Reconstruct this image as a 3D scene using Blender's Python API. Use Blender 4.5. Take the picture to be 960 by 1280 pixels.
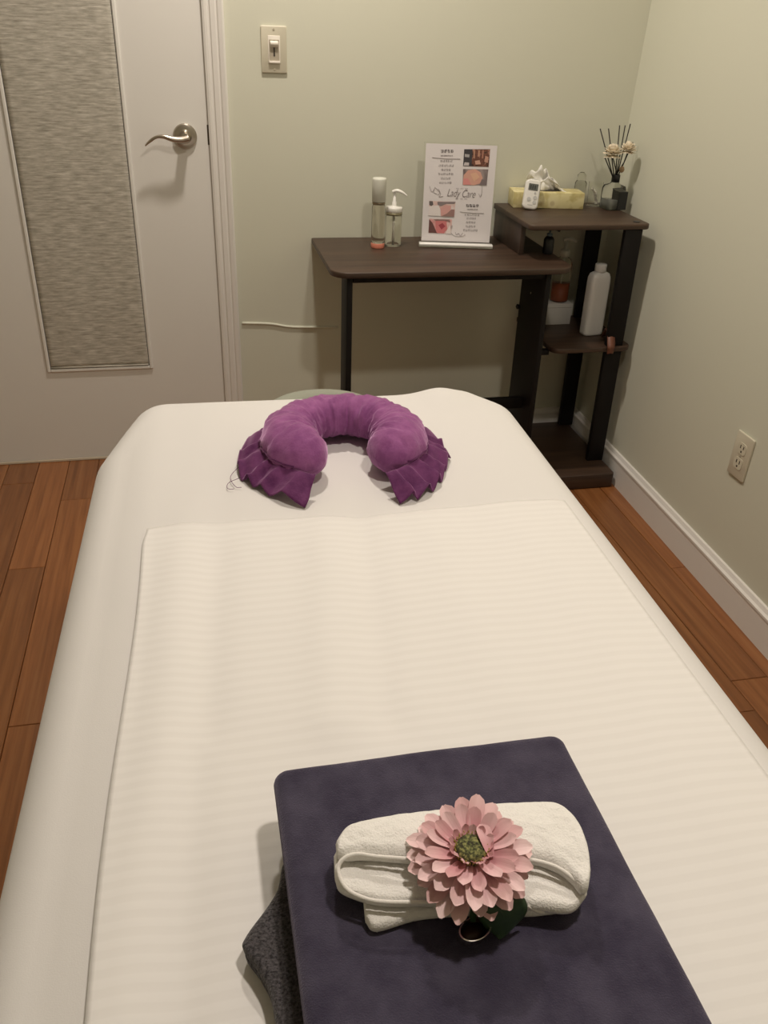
import bpy, math, random
from math import sin, cos, pi, radians, sqrt, exp
from mathutils import Vector, Matrix, noise
random.seed(7)
for o in list(bpy.data.objects): bpy.data.objects.remove(o, do_unlink=True)
S = bpy.context.scene
COL = S.collection

# ------------------------------------------------------------------ camera
PITCH, YAW, ROLL, FPX = radians(29.8215), radians(12.9159), radians(-2.2296), 1078.65
CAM = Vector((-1.3374, -2.6688, 1.2871))
fw = Vector((sin(YAW)*cos(PITCH), cos(YAW)*cos(PITCH), -sin(PITCH)))
r0 = Vector((cos(YAW), -sin(YAW), 0)); d0 = fw.cross(r0)
rt = r0*cos(ROLL) + d0*sin(ROLL); dn = -r0*sin(ROLL) + d0*cos(ROLL)
cam = bpy.data.cameras.new('camera'); co = bpy.data.objects.new('camera', cam); COL.objects.link(co)
cam.sensor_fit = 'VERTICAL'; cam.sensor_height = 36.0; cam.lens = 36.0*FPX/1280.0; cam.clip_start = 0.02
M = Matrix((( rt.x, -dn.x, -fw.x, CAM.x), (rt.y, -dn.y, -fw.y, CAM.y), (rt.z, -dn.z, -fw.z, CAM.z), (0, 0, 0, 1)))
co.matrix_world = M
S.camera = co
# ------------------------------------------------------------------ world / exposure
S.view_settings.view_transform = 'Standard'; S.view_settings.look = 'None'
S.view_settings.gamma = 1.0; S.view_settings.use_curve_mapping = False; S.view_settings.exposure = 0.0
w = bpy.data.worlds.new('world'); S.world = w; w.use_nodes = True
w.node_tree.nodes['Background'].inputs[0].default_value = (0.05, 0.045, 0.04, 1)
# ------------------------------------------------------------------ ceiling lamps (the lights the room has)
LIGHTCOL = (1.0, 0.90, 0.80)
CEIL = 2.40
DOWNLIGHTS = [(-1.05, -0.52, 19.5), (-0.80, -2.10, 14.0)]
for i, (x, y, pw) in enumerate(DOWNLIGHTS):
    l = bpy.data.lights.new('ceiling_lamp_light', 'AREA'); l.shape = 'DISK'; l.size = 0.13; l.energy = pw; l.color = LIGHTCOL
    lo = bpy.data.objects.new('ceiling_lamp_light', l); COL.objects.link(lo); lo.location = (x, y, CEIL-0.016)

# ------------------------------------------------------------------ helpers
def lin(c): return tuple(((v/255.0)/12.92 if v/255.0 <= 0.04045 else ((v/255.0+0.055)/1.055)**2.4) for v in c)
MATS = {}
def mat(name, col, rough=0.6, metal=0.0, spec=None, trans=0.0, ior=None, sheen=0.0, emit=None, alpha=None, coat=0.0):
    m = bpy.data.materials.new(name); m.use_nodes = True
    b = m.node_tree.nodes['Principled BSDF']
    b.inputs['Base Color'].default_value = (*col[:3], 1); b.inputs['Roughness'].default_value = rough; b.inputs['Metallic'].default_value = metal
    if spec is not None: b.inputs['Specular IOR Level'].default_value = spec
    if trans: b.inputs['Transmission Weight'].default_value = trans
    if ior: b.inputs['IOR'].default_value = ior
    if sheen:
        b.inputs['Sheen Weight'].default_value = sheen; b.inputs['Sheen Roughness'].default_value = 0.4
    if coat: b.inputs['Coat Weight'].default_value = coat
    if emit: b.inputs['Emission Color'].default_value = (*emit[0], 1); b.inputs['Emission Strength'].default_value = emit[1]
    if alpha is not None: b.inputs['Alpha'].default_value = alpha
    MATS[name] = m
    return m
class N:
    """small node helper bound to a material"""
    def __init__(s, m):
        s.t = m.node_tree; s.b = s.t.nodes['Principled BSDF']
    def n(s, typ, **kw):
        q = s.t.nodes.new(typ)
        for k, v in kw.items():
            if k in q.inputs.keys(): q.inputs[k].default_value = v
            else: setattr(q, k, v)
        return q
    def l(s, a, b): s.t.links.new(a, b)
    def coords(s, scale=(1,1,1), kind='Object', loc=None):
        tc = s.n('ShaderNodeTexCoord'); mp = s.n('ShaderNodeMapping'); mp.inputs['Scale'].default_value = scale
        s.l(tc.outputs[kind], mp.inputs['Vector'])
        return mp
    def noise(s, scale, detail=3, vec=None, rough=0.5, dist=0.0):
        q = s.n('ShaderNodeTexNoise'); q.inputs['Scale'].default_value = scale; q.inputs['Detail'].default_value = detail
        q.inputs['Roughness'].default_value = rough; q.inputs['Distortion'].default_value = dist
        if vec: s.l(vec.outputs[0], q.inputs['Vector'])
        return q
    def ramp(s, src, stops):
        q = s.n('ShaderNodeValToRGB'); e = q.color_ramp.elements
        e[0].position, e[0].color = stops[0][0], (*stops[0][1], 1)
        e[1].position, e[1].color = stops[-1][0], (*stops[-1][1], 1)
        for p, c in stops[1:-1]:
            k = e.new(p); k.color = (*c, 1)
        s.l(src, q.inputs[0]); return q
    def bump(s, src, strength=0.3, dist=0.002):
        q = s.n('ShaderNodeBump'); q.inputs['Strength'].default_value = strength; q.inputs['Distance'].default_value = dist
        s.l(src, q.inputs['Height']); s.l(q.outputs[0], s.b.inputs['Normal']); return q
    def color(s, out): s.l(out, s.b.inputs['Base Color'])

def mesh_obj(name, V, F, m=None, parent=None, smooth=False, loc=None, rot=None, mats=None, fm=None):
    me = bpy.data.meshes.new(name); me.from_pydata([tuple(v) for v in V], [], F); me.update()
    for mm in (mats or ([m] if m else [])): me.materials.append(mm)
    if fm: me.polygons.foreach_set('material_index', fm)
    if smooth: me.polygons.foreach_set('use_smooth', [True]*len(me.polygons))
    o = bpy.data.objects.new(name, me); COL.objects.link(o)
    if parent: o.parent = parent
    if loc: o.location = loc
    if rot: o.rotation_euler = rot
    return o
def thing(name, label, cat, loc=(0,0,0), rotz=0.0, group=None):
    o = bpy.data.objects.new(name, None); COL.objects.link(o); o.empty_display_size = 0.05
    o.location = loc; o.rotation_euler = (0, 0, rotz); o['label'] = label; o['category'] = cat
    if group: o['group'] = group
    return o
def tag(o, label, cat, group=None):
    o['label'] = label; o['category'] = cat
    if group: o['group'] = group
    return o
def struct(o, label=None, cat=None):
    o['kind'] = 'structure'
    if label: o['label'] = label
    if cat: o['category'] = cat
    return o

class MB:
    def __init__(s): s.V, s.F = [], []
    def add(s, V, F):
        b = len(s.V); s.V += [Vector(v) for v in V]; s.F += [tuple(i+b for i in f) for f in F]; return s
    def box(s, x0, x1, y0, y1, z0, z1, c=0.0):
        if c <= 0:
            V = [(x,y,z) for z in (z0,z1) for y in (y0,y1) for x in (x0,x1)]
            return s.add(V, [(0,2,3,1),(4,5,7,6),(0,1,5,4),(2,6,7,3),(0,4,6,2),(1,3,7,5)])
        # box with chamfered edges (24 vertices)
        V, F = [], []; idx = {}
        X, Y, Z = (x0,x1), (y0,y1), (z0,z1)
        for i in (0,1):
            for j in (0,1):
                for k in (0,1):
                    sx, sy, sz = (1,-1)[i], (1,-1)[j], (1,-1)[k]
                    for ax in range(3):
                        p = [X[i], Y[j], Z[k]]
                        if ax != 0: p[0] += sx*c
                        if ax != 1: p[1] += sy*c
                        if ax != 2: p[2] += sz*c
                        idx[(i,j,k,ax)] = len(V); V.append(tuple(p))
        for i in (0,1): F.append([idx[(i,0,0,0)], idx[(i,1,0,0)], idx[(i,1,1,0)], idx[(i,0,1,0)]])
        for j in (0,1): F.append([idx[(0,j,0,1)], idx[(1,j,0,1)], idx[(1,j,1,1)], idx[(0,j,1,1)]])
        for k in (0,1): F.append([idx[(0,0,k,2)], idx[(1,0,k,2)], idx[(1,1,k,2)], idx[(0,1,k,2)]])
        for i in (0,1):
            for j in (0,1): F.append([idx[(i,j,0,0)], idx[(i,j,1,0)], idx[(i,j,1,1)], idx[(i,j,0,1)]])
        for i in (0,1):
            for k in (0,1): F.append([idx[(i,0,k,0)], idx[(i,1,k,0)], idx[(i,1,k,2)], idx[(i,0,k,2)]])
        for j in (0,1):
            for k in (0,1): F.append([idx[(0,j,k,1)], idx[(1,j,k,1)], idx[(1,j,k,2)], idx[(0,j,k,2)]])
        for i in (0,1):
            for j in (0,1):
                for k in (0,1): F.append([idx[(i,j,k,0)], idx[(i,j,k,1)], idx[(i,j,k,2)]])
        cen = Vector(((x0+x1)/2,(y0+y1)/2,(z0+z1)/2))
        G = []
        for f in F:
            a, b2, c2 = Vector(V[f[0]]), Vector(V[f[1]]), Vector(V[f[2]])
            n = (b2-a).cross(c2-a); fc = sum((Vector(V[q]) for q in f), Vector())/len(f)
            G.append(tuple(f) if n.dot(fc-cen) > 0 else tuple(reversed(f)))
        return s.add(V, G)
    def lathe(s, prof, seg=32, ex=1.0, ey=1.0, off=(0,0,0), sq=None):
        """profile [(r,z)] bottom to top about z; sq = superellipse exponent for squarish bodies"""
        V, F = [], []
        for r, z in prof:
            for k in range(seg):
                a = 2*pi*k/seg; c, n_ = cos(a), sin(a)
                if sq:
                    q = (abs(c)**sq + abs(n_)**sq)**(-1.0/sq); c, n_ = c*q, n_*q
                V.append((off[0]+r*c*ex, off[1]+r*n_*ey, off[2]+z))
        m = len(prof)
        for i in range(m-1):
            for k in range(seg):
                k2 = (k+1) % seg
                F.append((i*seg+k, i*seg+k2, (i+1)*seg+k2, (i+1)*seg+k))
        if prof[0][0] > 1e-6: F.append(tuple(reversed(range(seg))))
        if prof[-1][0] > 1e-6: F.append(tuple(range((m-1)*seg, m*seg)))
        return s.add(V, F)
    def tube(s, pts, rad, seg=10, closed=False, flat=1.0):
        pts = [Vector(p) for p in pts]; n = len(pts)
        R = rad if hasattr(rad, '__len__') else [rad]*n
        V, F = [], []; prev = None
        for i, p in enumerate(pts):
            if closed: t = pts[(i+1) % n]-pts[i-1]
            else: t = pts[min(i+1, n-1)]-pts[max(i-1, 0)]
            t.normalize()
            if prev is None:
                a = Vector((0,0,1)) if abs(t.z) < 0.9 else Vector((1,0,0))
                u = t.cross(a).normalized()
            else:
                u = (prev - t*prev.dot(t)).normalized()
            prev = u; v = t.cross(u)
            for k in range(seg):
                an = 2*pi*k/seg
                V.append(p + u*cos(an)*R[i] + v*sin(an)*R[i]*flat)
        for i in range(n if closed else n-1):
            i2 = (i+1) % n
            for k in range(seg):
                k2 = (k+1) % seg
                F.append((i*seg+k, i*seg+k2, i2*seg+k2, i2*seg+k))
        if not closed: F.append(tuple(reversed(range(seg)))); F.append(tuple(range((n-1)*seg, n*seg)))
        return s.add(V, F)
    def prism(s, poly, z0, z1, axis='z'):
        n = len(poly); V = []
        for z in (z0, z1):
            for a, b in poly:
                V.append({'z': (a,b,z), 'y': (a,z,b), 'x': (z,a,b)}[axis])
        F = [tuple(reversed(range(n))), tuple(range(n, 2*n))] + [(i, (i+1) % n, n+(i+1) % n, n+i) for i in range(n)]
        return s.add(V, F)
    def grid(s, f, nu, nv, closed_u=False):
        V = [f(i/(nu if closed_u else nu-1), j/(nv-1)) for j in range(nv) for i in range(nu)]
        F = []
        for j in range(nv-1):
            for i in range(nu if closed_u else nu-1):
                i2 = (i+1) % nu
                F.append((j*nu+i, j*nu+i2, (j+1)*nu+i2, (j+1)*nu+i))
        return s.add(V, F)
    def build(s, name, m, parent=None, smooth=False, **kw): 
        o = mesh_obj(name, s.V, s.F, m, parent, smooth, **kw)
        return o
def fixn(o):
    import bmesh
    b = bmesh.new(); b.from_mesh(o.data); bmesh.ops.recalc_face_normals(b, faces=b.faces[:]); b.to_mesh(o.data); b.free(); return o
def bevel(o, wd, seg=3, ang=40):
    md = o.modifiers.new('bevel', 'BEVEL'); md.width = wd; md.segments = seg; md.limit_method = 'ANGLE'; md.angle_limit = radians(ang)
    o.data.polygons.foreach_set('use_smooth', [True]*len(o.data.polygons))
    return o
def sharp(o, ang=35):
    o.data.set_sharp_from_angle(angle=radians(ang)); return o
def solid(o, t, off=-1):
    md = o.modifiers.new('solid', 'SOLIDIFY'); md.thickness = t; md.offset = off; return o
def spline(pts, n):
    """Catmull-Rom through pts (tuples), n samples"""
    P = [Vector(p if len(p) == 3 else (*p, 0)) for p in pts]; P = [2*P[0]-P[1]] + P + [2*P[-1]-P[-2]]
    out = []; m = len(P)-3
    for k in range(n):
        t = k/(n-1)*m; i = min(int(t), m-1); t -= i
        a, b, c, d = P[i:i+4]
        out.append(0.5*((2*b) + (c-a)*t + (2*a-5*b+4*c-d)*t*t + (3*b-a-3*c+d)*t**3))
    return out
def nz(x, y, z=0.0): return noise.noise(Vector((x, y, z)))
def rrect(x0, x1, z0, z1, r, n=5):
    P = []
    for cx, cz, a0 in ((x1-r, z0+r, -pi/2), (x1-r, z1-r, 0), (x0+r, z1-r, pi/2), (x0+r, z0+r, pi)):
        for k in range(n+1):
            a = a0 + pi/2*k/n; P.append((cx+r*cos(a), cz+r*sin(a)))
    return P

# ------------------------------------------------------------------ materials
def paint(name, col, rough=0.55, sc=220, st=0.12):
    m = mat(name, col, rough); q = N(m); v = q.coords()
    n1 = q.noise(sc, 3, v); q.bump(n1.outputs[0], st, 0.001)
    return m
WALL = paint('wall_paint_sage', (0.652, 0.650, 0.535), 0.6)
CEILM = paint('ceiling_paint', (0.80, 0.79, 0.75), 0.8)
TRIM = paint('trim_white_gloss', (0.78, 0.75, 0.705), 0.38, 60, 0.04)
DOORM = paint('door_white', (0.765, 0.745, 0.70), 0.42, 40, 0.05)
# bamboo planks
PL = mat('bamboo_plank', (0.3, 0.13, 0.05), 0.30, coat=0.15); q = N(PL)
tc = q.n('ShaderNodeTexCoord'); oi = q.n('ShaderNodeObjectInfo')
mu = q.n('ShaderNodeVectorMath', operation='MULTIPLY'); q.l(tc.outputs['Object'], mu.inputs[0]); mu.inputs[1].default_value = (1, 0.035, 1)
ad = q.n('ShaderNodeVectorMath', operation='ADD'); q.l(mu.outputs[0], ad.inputs[0])
rm = q.n('ShaderNodeMath', operation='MULTIPLY'); q.l(oi.outputs['Random'], rm.inputs[0]); rm.inputs[1].default_value = 37.0
cx = q.n('ShaderNodeCombineXYZ'); q.l(rm.outputs[0], cx.inputs[0]); q.l(rm.outputs[0], cx.inputs[2]); q.l(cx.outputs[0], ad.inputs[1])
n1 = q.noise(75, 4, ad, 0.6); 
r1 = q.ramp(n1.outputs[0], [(0.3, (0.19, 0.066, 0.019)), (0.52, (0.27, 0.10, 0.031)), (0.75, (0.34, 0.142, 0.049))])
hs = q.n('ShaderNodeHueSaturation'); q.l(r1.outputs[0], hs.inputs['Color'])
mr = q.n('ShaderNodeMapRange'); q.l(oi.outputs['Random'], mr.inputs[0]); mr.inputs[3].default_value = 0.74; mr.inputs[4].default_value = 1.12
q.l(mr.outputs[0], hs.inputs['Value']); q.color(hs.outputs[0]); q.bump(n1.outputs[0], 0.05, 0.001)
SUB = mat('subfloor_dark', (0.03, 0.014, 0.007), 0.8)
# dark desk wood
def wood(name, c0, c1, rough, axis=(0.05,1,1), sc=38):
    m = mat(name, c0, rough); q = N(m); v = q.coords(axis); n1 = q.noise(sc, 5, v, 0.65, 0.4)
    r = q.ramp(n1.outputs[0], [(0.3, c0), (0.7, c1)]); q.color(r.outputs[0]); q.bump(n1.outputs[0], 0.06, 0.001); return m
DESK = wood('dark_walnut_laminate', (0.028, 0.015, 0.009), (0.080, 0.045, 0.027), 0.48)
DESKV = wood('dark_walnut_laminate_upright', (0.030, 0.018, 0.012), (0.07, 0.042, 0.029), 0.45, (1,1,0.05))
BLK = mat('black_laminate', (0.007, 0.0055, 0.005), 0.6, spec=0.25)
BLKP = mat('black_plastic', (0.012, 0.012, 0.013), 0.35)
# cloths
def cloth(name, col, rough=0.9, sc=900, st=0.2, dist=0.0008, sheen=0.15, big=None):
    m = mat(name, col, rough, sheen=sheen, spec=0.2); q = N(m); v = q.coords()
    n1 = q.noise(sc, 2, v); q.bump(n1.outputs[0], st, dist)
    if big:
        n2 = q.noise(big[0], 4, v, 0.6); r = q.ramp(n2.outputs[0], [(0.35, big[1]), (0.65, big[2])]); q.color(r.outputs[0])
    return m
SHEET = cloth('white_cotton_sheet', (0.755, 0.735, 0.715), 0.9, 700, 0.15)
# striped satin sheet
STR = mat('white_striped_sheet', (0.82, 0.79, 0.76), 0.75, sheen=0.1, spec=0.25); q = N(STR); v = q.coords()
wv = q.n('ShaderNodeTexWave'); wv.wave_type = 'BANDS'; wv.bands_direction = 'Y'; wv.inputs['Scale'].default_value = 19.0; wv.inputs['Distortion'].default_value = 0.5; wv.inputs['Detail Scale'].default_value = 0.6
q.l(v.outputs[0], wv.inputs['Vector'])
rr = q.ramp(wv.outputs[0], [(0.35, (0.812, 0.79, 0.765)), (0.65, (0.835, 0.814, 0.79))]); q.color(rr.outputs[0])
q.bump(wv.outputs[0], 0.12, 0.0010)
GREYC = cloth('grey_upholstery', (0.32, 0.33, 0.27), 0.8, 500)
FLEECE = cloth('slate_purple_fleece', (0.06, 0.052, 0.085), 0.95, 800, 0.6, 0.002, 0.6, (26, (0.042, 0.036, 0.062), (0.072, 0.064, 0.098)))
HEATHER = cloth('charcoal_heather_cloth', (0.06, 0.055, 0.058), 0.95, 500, 0.9, 0.002, 0.3, (420, (0.025, 0.023, 0.025), (0.115, 0.105, 0.11)))
TERRY = cloth('white_terry', (0.90, 0.88, 0.84), 0.95, 620, 0.55, 0.002, 0.2)
HEM = cloth('white_terry_hem', (0.88, 0.85, 0.80), 0.9, 900, 0.4, 0.001, 0.2)
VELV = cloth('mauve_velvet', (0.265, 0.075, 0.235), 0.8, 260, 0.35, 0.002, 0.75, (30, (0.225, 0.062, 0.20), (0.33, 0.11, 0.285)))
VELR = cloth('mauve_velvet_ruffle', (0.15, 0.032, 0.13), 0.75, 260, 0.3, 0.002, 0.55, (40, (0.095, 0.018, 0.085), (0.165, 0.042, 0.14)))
for m_ in (VELV, VELR):
    m_.node_tree.nodes['Principled BSDF'].inputs['Sheen Tint'].default_value = (0.95, 0.6, 0.9, 1)
FLEECE.node_tree.nodes['Principled BSDF'].inputs['Sheen Tint'].default_value = (0.55, 0.5, 0.65, 1)
# small things
NICK = mat('satin_nickel', (0.50, 0.45, 0.38), 0.28, 1.0)
CHROME = mat('chrome', (0.8, 0.77, 0.72), 0.12, 1.0)
IVORY = mat('ivory_plastic', (0.63, 0.59, 0.465), 0.4)
IVORYW = mat('white_switch_plastic', (0.80, 0.75, 0.66), 0.35)
SLOT = mat('slot_dark', (0.05, 0.04, 0.03), 0.6)
WPL = mat('white_plastic', (0.80, 0.78, 0.73), 0.32)
FROST = mat('frosted_cap', (0.66, 0.66, 0.58), 0.45)
CLEAR = mat('clear_plastic', (0.93, 0.93, 0.88), 0.06, trans=1.0, ior=1.25)
TINT = mat('smoky_clear_plastic', (0.80, 0.76, 0.68), 0.08, trans=1.0, ior=1.25)
LIQ = mat('clear_liquid', (0.93, 0.92, 0.85), 0.05, trans=1.0, ior=1.2)
PINK = mat('pink_translucent_base', (0.72, 0.25, 0.17), 0.35)
ORANGE = mat('amber_liquid', (0.30, 0.075, 0.03), 0.3)
PAPERW = mat('white_paper', (0.74, 0.70, 0.70), 0.7)
ACRY = mat('clear_acrylic', (0.97, 0.97, 0.95), 0.04, trans=1.0, ior=1.12)
ACRE = mat('acrylic_base', (0.92, 0.91, 0.88), 0.08, trans=0.5, ior=1.4)
INK = mat('dark_ink', (0.06, 0.045, 0.05), 0.7)
INKG = mat('grey_ink', (0.22, 0.19, 0.19), 0.7)
LCD = mat('grey_lcd', (0.13, 0.135, 0.12), 0.3)
BTN = mat('pale_grey_button', (0.55, 0.55, 0.53), 0.4)
REED = mat('dark_reed', (0.022, 0.017, 0.013), 0.7)
CREAM = mat('cream_flower', (0.82, 0.72, 0.55), 0.8)
TISS = mat('tissue_paper', (0.84, 0.82, 0.76), 0.9)
LEATH = mat('brown_leather', (0.16, 0.058, 0.032), 0.5)
LENS = mat('lamp_lens', (0.9, 0.88, 0.82), 0.4, emit=((1.0, 0.86, 0.68), 6.0))
BOXW = mat('white_card', (0.55, 0.53, 0.49), 0.6)
TABW = wood('beech_wood', (0.35, 0.20, 0.10), (0.48, 0.30, 0.16), 0.5, (1,1,0.05))
# woven shade
SHADE = mat('woven_grey_shade', (0.3, 0.28, 0.22), 0.85, spec=0.2); q = N(SHADE); v = q.coords((3.5, 1, 210)); n1 = q.noise(3.0, 6, v, 0.75)
n2v = q.coords((9, 1, 60)); n2 = q.noise(3.0, 3, n2v, 0.6)
mx = q.n('ShaderNodeMath', operation='ADD'); q.l(n1.outputs[0], mx.inputs[0]); q.l(n2.outputs[0], mx.inputs[1])
hf = q.n('ShaderNodeMath', operation='MULTIPLY'); q.l(mx.outputs[0], hf.inputs[0]); hf.inputs[1].default_value = 0.5
r1 = q.ramp(hf.outputs[0], [(0.36, (0.28, 0.26, 0.215)), (0.5, (0.47, 0.44, 0.375)), (0.62, (0.66, 0.625, 0.55))]); q.color(r1.outputs[0]); q.bump(n1.outputs[0], 0.3, 0.001)
# tissue box print
TBOX = mat('yellow_floral_card', (0.6, 0.5, 0.2), 0.5); q = N(TBOX); v = q.coords()
vo = q.n('ShaderNodeTexVoronoi'); vo.inputs['Scale'].default_value = 24; q.l(v.outputs[0], vo.inputs['Vector'])
n1 = q.noise(30, 3, v)
ra = q.ramp(vo.outputs['Distance'], [(0.12, (0.36, 0.24, 0.12)), (0.24, (0.78, 0.70, 0.42)), (0.6, (0.68, 0.60, 0.28))]); 
rb = q.ramp(n1.outputs[0], [(0.42, (0.46, 0.38, 0.15)), (0.56, (0.76, 0.69, 0.40))])
mxx = q.n('ShaderNodeMixRGB'); mxx.inputs[0].default_value = 0.6; q.l(ra.outputs[0], mxx.inputs[1]); q.l(rb.outputs[0], mxx.inputs[2]); q.color(mxx.outputs[0])
# petals
PET = mat('pink_petal', (0.8, 0.4, 0.4), 0.65, sheen=0.1); q = N(PET); tcp = q.n('ShaderNodeTexCoord'); sp = q.n('ShaderNodeSeparateXYZ'); q.l(tcp.outputs['Object'], sp.inputs[0])
mrp = q.n('ShaderNodeMapRange'); q.l(sp.outputs[0], mrp.inputs[0]); mrp.inputs[1].default_value = 0.0; mrp.inputs[2].default_value = 0.05
oip = q.n('ShaderNodeObjectInfo')
rp = q.ramp(mrp.outputs[0], [(0.1, (0.70, 0.32, 0.36)), (0.45, (0.80, 0.47, 0.49)), (1.0, (0.88, 0.63, 0.61))])
hp = q.n('ShaderNodeHueSaturation'); q.l(rp.outputs[0], hp.inputs['Color'])
mp_ = q.n('ShaderNodeMapRange'); q.l(oip.outputs['Random'], mp_.inputs[0]); mp_.inputs[3].default_value = 0.84; mp_.inputs[4].default_value = 1.1; q.l(mp_.outputs[0], hp.inputs['Value'])
ms_ = q.n('ShaderNodeMapRange'); q.l(oip.outputs['Random'], ms_.inputs[0]); ms_.inputs[3].default_value = 1.15; ms_.inputs[4].default_value = 0.75; q.l(ms_.outputs[0], hp.inputs['Saturation'])
q.color(hp.outputs[0])
vs = q.coords((1, 420, 1)); ns = q.noise(1.0, 2, vs); q.bump(ns.outputs[0], 0.35, 0.001)
FCEN = mat('green_brown_flower_centre', (0.1, 0.1, 0.03), 0.85); q = N(FCEN); v = q.coords(); n1 = q.noise(420, 3, v); r = q.ramp(n1.outputs[0], [(0.4, (0.035, 0.03, 0.012)), (0.5, (0.10, 0.11, 0.035)), (0.65, (0.30, 0.29, 0.10))]); q.color(r.outputs[0])
STAM = mat('yellow_stamen', (0.42, 0.33, 0.08), 0.8)
LEAF = mat('dark_green_leaf', (0.028, 0.062, 0.022), 0.5); q = N(LEAF); v = q.coords((1, 1, 1)); wv = q.n('ShaderNodeTexWave'); wv.inputs['Scale'].default_value = 90; wv.bands_direction = 'Y'; q.l(v.outputs[0], wv.inputs['Vector']); q.bump(wv.outputs[0], 0.2, 0.0008)
RINGB = mat('brown_ring_inside', (0.06, 0.025, 0.015), 0.3)

# ------------------------------------------------------------------ the room
RY = -4.0; LX = -3.0
def wallx(y, z): return -0.043 + 0.018*y + 0.036*z          # the right wall is a little out of plumb
DL, DR, DH = -2.031, -1.271, 2.035
m = MB().box(LX-0.1, DL-0.001, 0, 0.12, 0, CEIL).box(DR+0.001, 0.12, 0, 0.12, 0, CEIL).box(DL-0.003, DR+0.003, 0, 0.12, DH+0.003, CEIL)
wb = struct(m.build('wall_back', WALL), 'pale sage green painted wall behind the desk', 'wall')
V = []
for y in (0.0, RY):
    for x_off, z in ((0,0),(0,CEIL),(0.1,CEIL),(0.1,0)): V.append((wallx(y,z)+x_off, y, z))
wr = struct(fixn(mesh_obj('wall_right', V, [(0,1,2,3),(7,6,5,4),(0,4,5,1),(1,5,6,2),(2,6,7,3),(3,7,4,0)], WALL)), 'sage green side wall with the power outlet', 'wall')
struct(MB().box(LX-0.1, LX, RY, 0, 0, CEIL).build('wall_left', WALL), 'sage green wall on the left of the room', 'wall')
struct(MB().box(LX-0.1, 0.12, RY-0.1, RY, 0, CEIL).build('wall_front', WALL), 'sage green wall at the foot of the massage table', 'wall')
struct(MB().box(LX-0.1, 0.2, RY-0.1, 0.12, CEIL, CEIL+0.08).build('ceiling', CEILM), 'plain white ceiling with two downlights', 'ceiling')
# floor with planks
fl = struct(MB().box(LX, 0.06, RY, 0.0, -0.06, -0.0125).build('floor', SUB), 'reddish brown bamboo plank floor', 'floor')
PW = 0.0925
def plank_mesh(length, width=PW):
    g = 0.0007; c = 0.0012; x0, x1 = g, width-g; y0, y1 = -length+g, -g
    V = [(x0,y0,-0.0125),(x1,y0,-0.0125),(x1,y1,-0.0125),(x0,y1,-0.0125), (x0,y0,-c),(x1,y0,-c),(x1,y1,-c),(x0,y1,-c), (x0+c,y0+c,0),(x1-c,y0+c,0),(x1-c,y1-c,0),(x0+c,y1-c,0)]
    F = [(0,3,2,1),(0,1,5,4),(1,2,6,5),(2,3,7,6),(3,0,4,7),(4,5,9,8),(5,6,10,9),(6,7,11,10),(7,4,8,11),(8,9,10,11)]
    me = bpy.data.meshes.new('plank'); me.from_pydata(V, [], F); me.update(); me.materials.append(PL); return me
PMESH = {}
def plank(x, y, L, W=PW):
    L = round(L, 3); k = (L, round(W, 4))
    if k not in PMESH: PMESH[k] = plank_mesh(L, W)
    o = bpy.data.objects.new('plank', PMESH[k]); COL.objects.link(o); o.parent = fl; o.location = (x, y, 0)
xs0 = -0.116
ENDS = {20: [-0.143, -1.06, -1.98, -2.9], 19: [-0.632, -1.55, -2.47, -3.39], 18: [-0.269, -1.233, -2.15, -3.07], 17: [-0.5, -1.42, -2.34, -3.26],
        1: [-0.42, -1.355, -2.27, -3.19], 2: [-0.53, -1.4516, -2.37, -3.29], 0: [-0.9, -1.82, -2.74, -3.66]}
plank(xs0, 0, 0.0); 
for o in [o for o in fl.children]: bpy.data.objects.remove(o)
nrow = int((xs0 - LX)/PW)
for k in range(0, nrow+1):
    x = xs0 - PW*k
    ends = ENDS.get(k) or [-(0.15 + 0.77*((k*0.618) % 1)) - 0.92*j for j in range(5)]
    ends = [e for e in ends if e > RY+0.05]
    ys = [0.0] + ends + [RY]
    Wd = PW if k > 0 else 0.114
    for a, b in zip(ys[:-1], ys[1:]): plank(x, a, a-b, Wd)
# baseboards
def base_profile(h=0.100, t=0.014): return [(0,0),(-t,0),(-t,h*0.78),(-t*1.15,h*0.80),(-t*1.15,h*0.86),(-t*0.75,h*0.90),(-t*0.45,h*0.99),(0,h)]
V = []; pr = base_profile()
for y in (-0.0, RY):
    for a, z in pr: V.append((wallx(y, z)+a, y, z))
n = len(pr); F = [tuple(range(n)), tuple(reversed(range(n, 2*n)))] + [(i, n+i, n+(i+1) % n, (i+1) % n) for i in range(n)]
struct(fixn(mesh_obj('baseboard_right', V, F, TRIM)), 'white moulded baseboard along the side wall', 'baseboard')
V = []
for x in (DR+0.062, -0.06):
    for a, z in pr: V.append((x, a, z))
struct(fixn(mesh_obj('baseboard_back', V, F, TRIM)), 'white moulded baseboard behind the desk', 'baseboard')
# painted-over ridge on the wall
rg = MB().tube(spline([(-1.205,-0.001,0.441),(-1.12,-0.001,0.436),(-1.06,-0.001,0.425),(-1.0,-0.001,0.421),(-0.9,-0.001,0.418)], 24), 0.004, 8)
o = rg.build('painted_seam', WALL, wb, True)
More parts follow.
